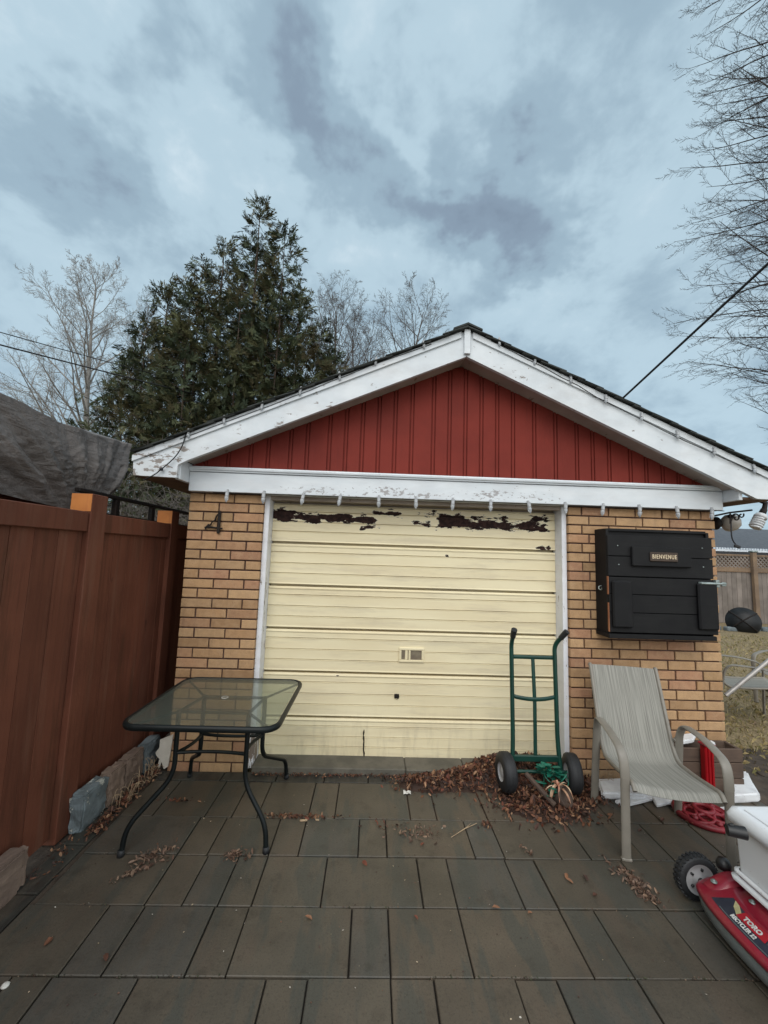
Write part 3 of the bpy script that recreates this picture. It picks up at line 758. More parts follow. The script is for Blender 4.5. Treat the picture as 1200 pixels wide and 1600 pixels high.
# roof: stepped shingle courses each side
rf = MB(); random.seed(5)
for sgn, xe, ze in ((-1, -1.742, 2.264), (1, 3.04, 2.281)):
    a = Vector((RX, 0, RZT+0.016)); b = Vector((xe, 0, ze+0.0)); L = (b-a).length; dr = (b-a)/L; nn = Vector((-dr.z*sgn, 0, dr.x*sgn))
    if nn.z < 0: nn = -nn
    ns = 17
    for i in range(ns):
        t0 = L*i/ns; t1 = L*(i+1)/ns+0.05
        p0, p1 = a+dr*t0, a+dr*t1
        lo0, lo1 = -0.010, 0.004
        t1 = min(t1, L); p1 = a+dr*t1
        q = [p0+nn*lo0, p1+nn*(lo1), p1+nn*(0.007+lo1+rnd(-.003, .004)), p0+nn*(0.003+rnd(-.002,.002))]
        rf.prism([(v_.x, YB-0.035-rnd(0, .015), v_.z) for v_ in q], (0, GL+0.5, 0))
cap = [(RX-0.11, RZT-0.018), (RX, RZT+0.028), (RX+0.11, RZT-0.018), (RX+0.11, RZT-0.004), (RX, RZT+0.044), (RX-0.11, RZT-0.004)]
rf.prism([(a, YB-0.045, b) for a, b in cap], (0, GL+0.5, 0))
roof = part('roof', rf, shingle_m, gar, fixn=True)
# door opening: header, jambs, door
hd = MB(); hd.bx((-0.816, D+0.05, 2.000), (1.506, D+0.125, 2.029)); hd.bx((-0.816, D+0.19, 1.9), (1.506, D+0.22, 2.029))
part('door_header', hd, soffit_m, gar)
jl = MB(); jl.bx((-0.857, D+0.035, 0.0), (-0.817, D+0.2, 2.029), 0.003)
part('door_jamb', jl, jamb_paint, gar)
jr = MB(); jr.bx((1.507, D+0.035, 0.0), (1.545, D+0.2, 2.029), 0.003)
part('door_jamb', jr, jamb_paint, gar)
YD = D+0.155; KD = YD/3.224
secs = [1.6+(z_-1.6)*KD for z_ in (2.0, 1.676, 1.342, 1.011, 0.6845, 0.3545, 0.058)]
prof = []      # (y, z) from bottom to top
zs = secs[::-1]
prof.append((YD+0.03, zs[0]))
for i in range(len(zs)-1):
    z0, z1 = zs[i], zs[i+1]; h = z1-z0
    prof += [(YD+0.055, z0), (YD-0.004, z0+0.0008), (YD, z0+0.012)] if i else [(YD, z0)]
    for f_ in ((0.26, 0.50, 0.755) if i < len(zs)-2 else (0.26, 0.50, 0.755)):
        zc = z0+h*f_
        prof += [(YD+0.0005, zc-0.014), (YD-0.001, zc-0.007), (YD+0.010, zc-0.001), (YD+0.0105, zc+0.002), (YD-0.0015, zc+0.002), (YD, zc+0.010)]
    prof += [(YD+0.001, z1-0.046), (YD-0.004, z1-0.034), (YD+0.004, z1-0.026), (YD+0.008, z1-0.020), (YD+0.055, z1-0.018)]
prof.append((YD+0.03, zs[-1]))
dm = MB(); vs = []; fs = []
xs = [-0.816+2.322*i/24 for i in range(25)]
for (yy, zz) in prof:
    for x in xs: vs.append((x, yy+0.0022*mnoise.noise(Vector((x*3, zz*2.2, 5)))+0.0035*mnoise.noise(Vector((x*0.9, zz*7, 9))), zz))
n_ = len(xs)
for i in range(len(prof)-1):
    for j in range(n_-1): fs.append((i*n_+j, i*n_+j+1, (i+1)*n_+j+1, (i+1)*n_+j))
dm.add(vs, fs)
door = part('garage_door', dm, cream, gar)
hx, hz = 0.341, 1.6+(0.822-1.6)*KD
hm = MB()
ring_o = [(hx-0.098, hz-0.054), (hx+0.098, hz-0.054), (hx+0.098, hz+0.054), (hx-0.098, hz+0.054)]
for (a, b, c_, d_) in [(hx-0.100, hx+0.100, hz+0.036, hz+0.056), (hx-0.100, hx+0.100, hz-0.056, hz-0.036), (hx-0.100, hx-0.080, hz-0.0355, hz+0.0355), (hx+0.080, hx+0.100, hz-0.0355, hz+0.0355)]:
    hm.bx((a, YD-0.013, c_), (b, YD+0.01, d_), 0.004)
hm.bx((hx-0.052, YD-0.010, hz-0.0352), (hx-0.030, YD+0.004, hz+0.0352), 0.003); hm.bx((hx-0.024, YD-0.012, hz-0.040), (hx-0.008, YD+0.004, hz+0.0352), 0.003)
hm.bx((hx-0.006, YD-0.003, hz-0.010), (hx+0.078, YD+0.004, hz+0.008), 0.003)
part('door_handle', hm, cream, door)
rm = MB(); rm.bx((hx-0.0795, YD-0.0045, hz-0.0355), (hx+0.0795, YD+0.0, hz+0.0355))
part('handle_recess', rm, recess_m, door)
hl = MB(); hl.lathe([(0.0, -0.012), (0.012, -0.012), (0.020, -0.010), (0.020, 0.004)], (0.233, YD-0.002, 0.493), Matrix.Rotation(radians(90), 3, 'X'), 12)
hl.bx((0.214, YD-0.005, 0.478), (0.252, YD+0.003, 0.512), 0.008)
part('lock_hole', hl, iron_m, door)
crk = MB(); pts = [PY(569, 1140+i*4.6, YD-0.0035)+Vector((rnd(-.006, .006), 0, 0)) for i in range(10)]
crk.tube(pts, [0.002+0.0045*abs(sin(i*1.7)) for i in range(10)], 4)
part('crack', crk, iron_m, door)
# timber brace under left end of the beam is visible as the bare eave; hanging cable on left bargeboard
cb = MB(); a, b = PY(290, 678, YB-0.02), PY(250, 735, YB-0.02)
cb.tube(bez(a, PY(285, 710, YB-0.02), PY(265, 722, YB-0.02), b, 10)+bez(b, PY(240, 744, YB-0.02), PY(232, 746, YB-0.01), PY(225, 750, YB), 5)[1:], 0.0045, 6)
cb.lathe([(0.0, -0.014), (0.012, -0.008), (0.014, 0.004), (0.0, 0.014)], PY(252, 733, YB-0.02), None, 8)
solo('loose_cable', cb, wire_m, 'thin black cable dangling down the left white bargeboard', 'cable')

# string lights -------------------------------------------------------------
def bulb_mesh():
    m = MB(); m.lathe([(0.0, -0.078), (0.004, -0.072), (0.0095, -0.058), (0.0115, -0.044), (0.0085, -0.032), (0.0, -0.030)], n=8); return m
def socket_mesh():
    m = MB(); m.lathe([(0.0, 0.0), (0.009, 0.0), (0.0095, -0.030), (0.0105, -0.035), (0.0, -0.036)], n=8); m.bx((-.004, -.002, 0), (.004, .016, 0.012)); return m
bulb_me = bulb_mesh().mesh('bulb', bulb_m); sock_me = socket_mesh().mesh('socket', socket_m)
def lights(name, pts, label, wire_pts, k=1.0):
    t = thing(name, pts[0], label, 'string lights', 'strings of clear bulbs along the garage trim')
    wm = MB(); wm.tube(wire_pts, 0.0028, 5); part('wire', wm, wire_m, t)
    for p in pts:
        s_ = bpy.data.objects.new('socket', sock_me); COL.objects.link(s_); s_.parent = t
        s_.location = Vector(p)-Vector(pts[0]); s_.rotation_euler = (rnd(-.12, .12), rnd(-.15, .15), rnd(-.4, .4))
        s_.scale = (1.45*k, 1.45*k, 1.15*k)
        b_ = bpy.data.objects.new('bulb', bulb_me); COL.objects.link(b_); b_.parent = s_
random.seed(3)
pts = [PY(x, 771+(x-355)*0.0375, YF-0.014) for x in (355, 412, 474, 532, 592, 650, 708, 767, 826, 884, 943, 1000, 1058, 1113)]
pts = [Vector((p.x, YF-0.014, 2.036)) for p in pts]
lights('string_lights', pts, 'row of clear bulbs hanging below the white beam over the door', [Vector((p.x+dx_, YF+0.012, 2.0265)) for i, p in enumerate(pts) for dx_ in (-0.12, 0, 0.12)])
def rake_pts(l): return [PY(x, y_, YB-0.026) for x, y_ in l]
lp = rake_pts([(294, 676), (350, 655), (410, 633), (470, 610), (530, 586), (588, 563), (662, 537)])
lights('string_lights', [p+Vector((0, 0, 0.02)) for p in lp], 'clear bulbs clipped along the left sloping white bargeboard', [q for p in lp for q in (p+Vector((-.06, .010, -.047)), p+Vector((0, .010, -.021)), p+Vector((.06, .010, .005)))], 0.72)
rp = rake_pts([(780, 533), (837, 562), (892, 591), (947, 622), (1003, 650), (1059, 678), (1117, 704), (1178, 731)])
lights('string_lights', [p+Vector((0, 0, 0.02)) for p in rp], 'clear bulbs clipped along the right sloping white bargeboard', [q for p in rp for q in (p+Vector((-.06, .010, .005)), p+Vector((0, .010, -.021)), p+Vector((.06, .010, -.049)))], 0.72)

# iron bracket on left pier ---------------------------------------------------
bk = MB(); c0 = PY(343, 816, D); c0.y = D
bk.bx((c0.x-0.010, D-0.022, c0.z-0.088), (c0.x+0.012, D-0.004, c0.z+0.088), 0.005)
q4 = lambda dx_, dz_, dy_=-0.014: c0+Vector((dx_, dy_, dz_))
bk.tube([q4(-0.008, 0.062), q4(-0.022, 0.045), q4(-0.030, 0.012), q4(-0.052, -0.002), q4(-0.060, -0.022), q4(-0.088, -0.036)], [0.006, 0.006, 0.007, 0.005, 0.007, 0.006], 8)
bk.tube([q4(-0.105, -0.044), q4(-0.060, -0.040), q4(0.0, -0.046), q4(0.030, -0.048)], [0.005, 0.007, 0.007, 0.006], 8)
bk.tube([q4(-0.098, -0.060), q4(-0.092, -0.040), q4(-0.074, -0.018)], 0.006, 6)
bk.lathe([(0.0, -0.02), (0.005, -0.02), (0.005, 0.02), (0.0, 0.02)], q4(0.0, 0.07, -0.006), Matrix.Rotation(radians(90), 3, 'X'), 8)
solo('house_number', bk, iron_m, 'black wrought iron house numeral fixed high on the left brick pier', 'house number')

# ================================================================ DARK WOODEN CABINET
cabt = thing('wall_cabinet', (2.16, D, 1.05), 'black wooden cupboard fixed to the right brick pier with a welcome sign', 'cabinet')
CX0, CX1, CZ0, CZ1, CY = 1.752, 2.545, 1.068, 1.842, D-0.165
b_ = MB()
b_.bx((CX0, CY+0.012, CZ0+0.01), (CX0+0.022, D+0.0, CZ1+0.006), 0.002); b_.bx((CX1-0.022, CY+0.012, CZ0+0.01), (CX1, D, CZ1-0.002), 0.002)
b_.bx((CX0+0.0225, CY+0.012, CZ1-0.012), (CX1-0.0225, D, CZ1+0.008), 0.002); b_.bx((CX0-0.006, CY-0.012, CZ0-0.022), (CX1+0.004, D, CZ0+0.0095), 0.002)
b_.bx((CX0+0.0225, D-0.02, CZ0+0.01), (CX1-0.0225, D-0.002, CZ1-0.0125)); b_.bx((CX0+0.0225, CY+0.03, CZ1-0.06), (CX1-0.0225, CY+0.045, CZ1-0.0125))
part('carcass', b_, black_wood, cabt)
u_ = MB()
for z0, z1 in ((1.645, 1.800), (1.495, 1.641)): u_.bx((CX0+0.002, CY-0.004, z0), (CX1+0.008, CY+0.0115, z1), 0.003)
part('fixed_front', u_, black_wood, cabt)
d_ = MB()
for z0, z1 in ((1.365, 1.488), (1.232, 1.361), (1.088, 1.228)): d_.bx((CX0+0.004, CY-0.006, z0), (CX1+0.022, CY+0.0112, z1), 0.003)
dr_ = part('drop_door', d_, black_wood, cabt)
for xa in (CX0+0.018, CX1-0.135):
    s_ = MB(); s_.bx((xa, CY-0.034, 1.125), (xa+0.148, CY-0.0065, 1.462), 0.010); part('batten', s_, black_wood, dr_)
e_ = MB(); e_.bx((CX0-0.003, CY-0.005, 1.36), (CX0+0.003, CY+0.010, 1.492)); e_.bx((CX0-0.003, CY-0.005, 1.092), (CX0+0.003, CY+0.008, 1.30))
part('bare_edge', e_, bare_wood, dr_)
sb = MB(); sb.bx((1.925, CY-0.030, 1.573), (2.372, CY-0.0045, 1.718), 0.006); sgn_ = part('sign_board', sb, black_wood, cabt)
pq = MB(); pq.bx((2.052, CY-0.039, 1.612), (2.262, CY-0.031, 1.680), 0.004)
for (a, b, c_, e2) in [(2.056, 2.258, 1.672, 1.676), (2.056, 2.258, 1.616, 1.620)]: pq.bx((a, CY-0.041, c_), (b, CY-0.0391, e2))
part('plaque', pq, plaque_m, sgn_)
R90 = Matrix.Rotation(radians(90), 4, 'X')
tx = MB(); tx.text('BIENVENUE', 0.044, Matrix.Translation((2.157, CY-0.041, 1.646)) @ R90, 0.002, 0.0002, fit=0.182, space=1.22)
part('lettering', tx, brass_m, sgn_)
bl = MB(); bl.bx((2.428, CY-0.026, 1.448), (2.560, CY-0.0065, 1.472), 0.003); bl.tube([(2.43, CY-0.03, 1.462), (2.62, CY-0.03, 1.462)], 0.008, 8); bl.bx((2.548, CY-0.03, 1.435), (2.575, CY+0.0, 1.49), 0.003); bl.bx((2.586, CY-0.036, 1.445), (2.62, CY-0.02, 1.475), 0.003)
part('bolt_latch', bl, zinc_m, cabt)
hk = MB(); hk.tube(fillet([(CX0-0.001, CY+0.085, 1.415), (CX0-0.022, CY+0.085, 1.41), (CX0-0.024, CY+0.082, 1.39), (CX0-0.012, CY+0.06, 1.385), (CX0-0.02, CY+0.05, 1.40)], 0.01), 0.004, 6)
part('hook', hk, zinc_m, cabt)
for x_, z_ in ((1.83, 1.72), (1.835, 1.58), (2.475, 1.722), (2.478, 1.582)):
    nl = MB(); nl.lathe([(0, -0.003), (0.005, -0.002), (0.005, 0.002)], (x_, CY-0.0042, z_), Matrix.Rotation(radians(-90), 3, 'X'), 8); part('screw_head', nl, zinc_m, cabt)

# ================================================================ FLOOD LAMP AND SCROLL BRACKET AT THE RIGHT CORNER
lt = thing('corner_lamp', (2.80, D+0.15, 2.05), 'outdoor twin lamp with a white spiral bulb under the right eave', 'lamp')
m = MB(); p1 = PY(1128, 818, 3.25); p2 = PY(1178, 795, 3.15)
m.lathe([(0, -.03), (0.05, -.03), (0.055, 0.0), (0.03, 0.03), (0, 0.03)], p1+Vector((-0.05, 0.0, 0.0)), Matrix.Rotation(radians(90), 3, 'Y'), 16)
m.tube([p1, PY(1140, 812, 3.2), PY(1146, 806, 3.18)], 0.03, 12)
part('lamp_mount', m, iron_m, lt)
m = MB(); gc = PY(1146, 815, 3.2)
m.lathe([(0.0, 0.075), (0.03, 0.072), (0.058, 0.05), (0.072, 0.01), (0.06, -0.03), (0.03, -0.06), (0, -0.065)], PY(1141, 818, 3.22), Matrix.Rotation(radians(25), 3, 'Y'), 20)
part('lamp_globe', m, globe_m, lt)
m = MB(); ax = (PY(1178, 828, 3.15)-PY(1194, 796, 3.15)).normalized(); c0 = PY(1190, 804, 3.15)
Rq = ax.to_track_quat('Z', 'Y').to_matrix()
m.lathe([(0, 0), (0.036, 0.0), (0.045, 0.02), (0.045, 0.035), (0.0, 0.036)], c0, Rq, 16)
sp = []
for i in range(90):
    a = i/90*2*pi*4.3; rr_ = 0.038-0.006*max(0, (i-70)/20)
    sp.append(c0+Rq @ Vector((cos(a)*rr_, sin(a)*rr_, 0.045+0.085*i/90)))
m.tube(sp, 0.0088, 6)
m.lathe([(0, 0.04), (0.028, 0.04), (0.026, 0.125), (0, 0.128)], c0, Rq, 12)
part('spiral_bulb', m, cfl_m, lt)
m = MB(); m.lathe([(0, -0.05), (0.022, -0.05), (0.025, 0.0), (0, 0.001)], c0, Rq, 12); m.tube([c0-ax*0.05, PY(1196, 786, 3.15), PY(1185, 781, 3.15), PY(1160, 783, 3.2)], 0.018, 8)
part('bulb_socket', m, iron_m, lt)
sc_ = MB(); q = lambda x, y_: PY(x, y_, 3.06)
sc_.tube([q(1116, 806), q(1140, 801), q(1175, 797)], 0.007, 6)
def spiral(cx, cy, r, a0, turns, y_=3.06, n=22):
    out = []
    for i in range(n+1):
        t = i/n; a = a0+turns*2*pi*t; rr = r*(1-0.75*t); out.append(PY(cx+rr*cos(a), cy+rr*sin(a), y_))
    return out
sc_.tube([q(1141, 818), q(1143, 812), q(1147, 805)]+spiral(1150, 809, 6.5, -pi*0.8, 1.0), 0.006, 6)
sc_.tube(spiral(1158, 805, 4.5, -pi*0.2, 0.9), 0.0055, 6)
sc_.tube([q(1141, 818), q(1141, 806), q(1141, 801)], 0.005, 6)
solo('scroll_bracket', sc_, iron_m, 'black wrought iron scroll hook at the right corner of the garage', 'bracket')
hc = MB(); hc.tube(bez(q(1142, 812), q(1143, 830), q(1141, 842), q(1149, 850), 10), 0.005, 6); hc.box(q(1152, 854), (0.045, 0.02, 0.022), Matrix.Rotation(radians(20), 3, 'Y'), 0.004)
solo('hanging_cord', hc, wire_m, 'short black cord with a plug hanging from the scroll bracket', 'cord')

# ================================================================ RED-BROWN FENCE
fen = thing('wooden_fence', (-1.66, 2.4, 0), 'tall red-brown board fence running along the left of the patio', 'fence')
FX = -1.63; random.seed(12)
def panel(y0, y1):
    m = MB(); y = y0; m.bx((FX-0.060, y0, 0.035), (FX-0.0525, y1, 1.70))
    while y < y1-0.03:
        wd = min(rnd(0.135, 0.15), y1-y); m.bx((FX-0.052, y+0.0015, 0.035), (FX-0.030+rnd(-.0015, .0015), y+wd-0.0015, 1.70), 0.0008, tuple([rnd(0.90, 1.12)]*3)); y += wd
    return m
posts = [(-1.05, -0.91), (0.62, 0.76), (2.345, 2.485), (3.28, 3.40)]
edges = [-2.8]+[p for q_ in posts for p in q_]+[3.95]
for i in range(0, len(edges), 2):
    a, b = edges[i]+.002, edges[i+1]-.002
    if i == 0: a = -2.8
    part('panel', panel(a, b), fence_m, fen)
    m = MB(); m.bx((FX-0.058, a+.001, 1.672), (FX-0.006, b-.001, 1.786), 0.004); part('top_rail', m, fence_m, fen)
    m = MB(); m.bx((FX-0.058, a+.001, 0.06), (FX-0.022, b-.001, 0.16), 0.004) if False else m.bx((FX-0.085, a+.001, 0.3), (FX-0.0605, b-.001, 0.4), 0.003)
    part('back_rail', m, fence_m, fen)
for (a, b) in posts:
    m = MB(); m.bx((FX-0.120, a+0.003, 0.0), (FX, b, 1.893), 0.004, (1.05, 1.05, 1.05)); po = part('post', m, fence_m, fen)
    m = MB(); m.bx((FX-0.118, a, 1.79), (FX-0.002, a+0.0028, 1.891)); part('post_face', m, orange_m, po, label='bare orange-stained upper face of the fence post')

# edging blocks ---------------------------------------------------------------
def block(x0, x1, y0, y1, z1, mat, label, rz=0.0, tilt=0.0):
    m = MB(); bmx = bmesh.new(); bmesh.ops.create_cube(bmx, size=1)
    bmesh.ops.bevel(bmx, geom=bmx.edges[:], offset=0.07, segments=2, affect='EDGES')
    bmesh.ops.subdivide_edges(bmx, edges=bmx.edges[:], cuts=5, use_grid_fill=True)
    c = Vector(((x0+x1)/2, (y0+y1)/2, z1/2)); R = Matrix.Rotation(rz, 3, 'Z') @ Matrix.Rotation(tilt, 3, 'X')
    vs = []
    for v_ in bmx.verts:
        p = Vector((v_.co.x*(x1-x0), v_.co.y*(y1-y0), v_.co.z*z1))
        nz = mnoise.noise_vector(p*22+Vector((y0*10, 0, 0)))*0.010+mnoise.noise_vector(p*70+Vector((y0*10, 3, 0)))*0.004; vs.append(R @ (p+nz)+c)
    m.add(vs, [tuple(v_.index for v_ in f_.verts) for f_ in bmx.faces]); bmx.free()
    return solo('edging_block', m, mat, label, 'concrete block', 'concrete blocks lined up along the fence foot')
block(-1.628, -1.56, 1.62, 2.09, 0.185, tan_block, 'nearest tan edging block, at the left picture edge under the fence', 0.02)
block(-1.628, -1.555, 2.43, 2.645, 0.205, stain_block, 'blue-grey edging block with pale stains beside the fence post', 0.0)
block(-1.622, -1.552, 2.655, 2.81, 0.205, tan_block, 'short tan edging block just behind the stained blue-grey one', -0.02)
block(-1.622, -1.55, 2.82, 3.03, 0.20, tan_block, 'longer tan edging block between the short tan block and the last grey one', 0.0, 0.01)
block(-1.62, -1.548, 3.04, 3.24, 0.195, grey_block, 'last grey edging block beside the broken white board', 0.0)
wb = MB()
pts = [(250, 1156), (268, 1149), (270, 1148), (265, 1180), (262, 1198), (256, 1202), (252, 1190), (249, 1200), (246, 1198), (249, 1186), (244, 1180), (243, 1176), (249, 1168)]
wb.prism([PY(x, y_, D-0.03) for x, y_ in pts], (0, 0.014, 0))
solo('broken_board', wb, board_m, 'jagged broken off-white board leaning on the brick pier behind the table', 'board', fixn=True)

# ================================================================ TARP
TX = -2.08
random.seed(9)
def tarp_edge(a):       # top edge and hem as (Y, z) at parameter a along Y
    y = 0.2+3.25*a
    zt = 2.425+0.012*sin(a*11)-0.030*math.exp(-((y-2.62)/0.22)**2)+0.045*max(0, (y-3.0)/0.32)
    return y, zt
def tarp_fn(a, b):
    y, zt = tarp_edge(a)
    zh = 1.885-0.06*max(0, (y-2.0))
    pull = max(0, (y-2.85)/0.60)
    if b <= 0.6:
        t = b/0.6
        yy = y-0.36*pull*(1-t)**1.2; zz = zh+(zt-zh)*t
        # long folds fanning out of the low corner by the fence post
        dy_, dz_ = 2.95-yy, zz-1.70
        ang = atan2(dz_, dy_); rr_ = sqrt(dy_*dy_+dz_*dz_)
        env = min(1, rr_/0.5)*(1-0.25*t)
        f_ = abs(sin(ang*7.5+0.5+0.3*sin(rr_*4)))**0.7
        fold = env*(0.070*f_+0.026*sin(ang*23+1.5*rr_))
        fold *= 0.72
        fold += 0.022*env*mnoise.noise(Vector((ang*16, rr_*2.2, 0)))+0.040*env*(0.30-abs(mnoise.noise(Vector((ang*30, rr_*4.0, 7)))))+0.012*mnoise.noise(Vector((yy*14, zz*26, 2)))+0.006*mnoise.noise(Vector((yy*34, zz*50, 4)))
        x = TX-0.05+fold*(0.4+0.6*sin(pi*min(t*1.15, 1)))+0.015*sin(pi*t)
        z = zz
    else:
        t = (b-0.6)/0.4
        z = zt+0.34*sin(t*pi/2)+0.02*mnoise.noise(Vector((y*3, t*4, 0)))*t; x = TX-0.05-1.9*t; yy = y
    return (x, yy, z)
tt = thing('tarpaulin', (-2.9, 1.8, 1.85), 'wrinkled grey-brown tarpaulin draped over a shelter behind the fence', 'tarpaulin')
m = MB(); m.grid(tarp_fn, 220, 100); part('sheet', m, tarp_m, tt)
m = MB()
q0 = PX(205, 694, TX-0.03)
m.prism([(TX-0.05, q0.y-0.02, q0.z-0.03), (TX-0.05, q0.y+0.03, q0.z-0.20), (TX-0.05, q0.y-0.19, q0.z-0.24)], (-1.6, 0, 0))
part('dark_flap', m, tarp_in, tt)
m = MB(); m.bx((-2.36, 0.2, 1.2), (-2.32, 3.0, 2.0)); part('shelter_board', m, fence_m, tt)
for (x_, y_) in ((-2.2, 0.3), (-2.2, 3.0), (-3.9, 0.3), (-3.9, 3.0)):
    m = MB(); m.tube([(x_, y_, -0.03), (x_, y_, 2.3)], 0.03, 8); part('pole', m, iron_m, tt)
# black rail of the neighbouring deck
rl = thing('metal_railing', (-2.0, 3.6, 0), 'black metal railing behind the fence below the tarpaulin', 'railing')
RXX = -2.02
pa, pb = PX(172, 777, RXX), PX(300, 799, RXX); zr = (pa.z+pb.z)/2
m = MB(); m.bx((RXX-0.02, 2.75, zr-0.028), (RXX+0.02, 6.2, zr), 0.004); m.bx((RXX-0.008, 2.75, zr-0.165), (RXX+0.008, 6.2, zr-0.145), 0.003); part('top_bar', m, iron_m, rl)
for x_ in (181, 238, 300):
    p = PX(x_, 790, RXX); m = MB(); m.bx((RXX-0.018, p.y-0.025, -0.03), (RXX+0.018, p.y+0.025, zr-0.029), 0.003); part('upright', m, iron_m, rl)

# ================================================================ GLASS TABLE
TZ = 0.712
tb = thing('patio_table', (-0.85, 2.55, 0), 'square glass-topped patio table with black tubular legs', 'table')
x0, x1, y0, y1 = -1.235, -0.452, 2.13, 2.90
def rrect(x0, x1, y0, y1, r, n=6):
    out = []
    for cx, cy, a0 in ((x1-r, y1-r, 0), (x0+r, y1-r, 90), (x0+r, y0+r, 180), (x1-r, y0+r, 270)):
        for i in range(n+1):
            a = radians(a0+90*i/n); out.append((cx+r*cos(a), cy+r*sin(a)))
    return out
oc = rrect(x0, x1, y0, y1, 0.085)
m = MB(); m.tube([(a, b, TZ-0.013) for a, b in oc], 0.017, 10, closed=True, ell=(1.0, 0.75), upv=(0, 0, 1)); part('rim', m, table_frame, tb)
m = MB(); ic = rrect(x0+0.012, x1-0.012, y0+0.012, y1-0.012, 0.075)
n_ = len(ic); m.add([(a, b, TZ) for a, b in ic], [tuple(range(n_))]); m.add([(a, b, TZ-0.005) for a, b in ic], [tuple(range(n_))[::-1]])
gl_ = part('glass_top', m, table_glass, tb)
m = MB(); m.lathe([(0.015, -0.004), (0.020, -0.002), (0.021, 0.001), (0.018, 0.003), (0.016, 0.002)], ((x0+x1)/2-0.01, (y0+y1)/2+0.02, TZ), None, 20)
part('parasol_ring', m, globe_m, tb)
feet = [((-1.245, 2.285), (274, 1180), 2.38, (272, 1212)), ((-0.508, 2.322), (384, 1190), 2.38, (383, 1222)), ((-1.225, 3.03), (314, 1160), 2.62, (312, 1178)), ((-0.55, 3.03), (410, 1160), 2.62, (410, 1180))]
tops = []
for (fx, fy), q1, ly, q2 in feet:
    lx = PY(*q1, ly).x; k1 = PY(*q2, ly).z; d_ = Vector((fx-lx, fy-ly, 0))
    path = fillet([(lx, ly, TZ-0.02), (lx, ly, k1), (fx-d_.x*0.06, fy-d_.y*0.06, 0.135), (fx, fy, 0.0)], 0.075, 7)
    m = MB(); m.tube(path, 0.0135, 10); le = part('leg', m, table_frame, tb)
    m = MB(); m.lathe([(0.0, -0.0), (0.018, 0.0), (0.0175, 0.03), (0.0, 0.031)], (fx, fy, 0.0), None, 10); part('foot_cap', m, black_rubber, le)
    tops.append(Vector((lx, ly, 0)))
def stretch(a, b, z, bow, bd):
    a, b = Vector((a.x, a.y, z)), Vector((b.x, b.y, z)); bd = Vector(bd)
    return bez(a, a+(b-a)*0.3+bd*bow, a+(b-a)*0.7+bd*bow, b, 12)
for i, j, bd in ((0, 1, (0, 1, 0)), (2, 3, (0, -1, 0)), (0, 2, (1, 0, 0)), (1, 3, (-1, 0, 0))):
    m = MB(); m.tube(stretch(tops[i], tops[j], 0.465, 0.03, bd), 0.0095, 8); part('stretcher', m, table_frame, tb)
m = MB()
for i, j in ((0, 1), (2, 3), (0, 2), (1, 3)): m.tube([tops[i]+Vector((0, 0, TZ-0.028)), tops[j]+Vector((0, 0, TZ-0.028))], 0.009, 8)
for i, c_ in zip(range(4), ((x0+.03, y0+.03), (x1-.03, y0+.03), (x0+.03, y1-.03), (x1-.03, y1-.03))): m.tube([tops[i]+Vector((0, 0, TZ-0.028)), (*c_, TZ-0.022)], 0.007, 8)
part('top_frame', m, table_frame, tb)

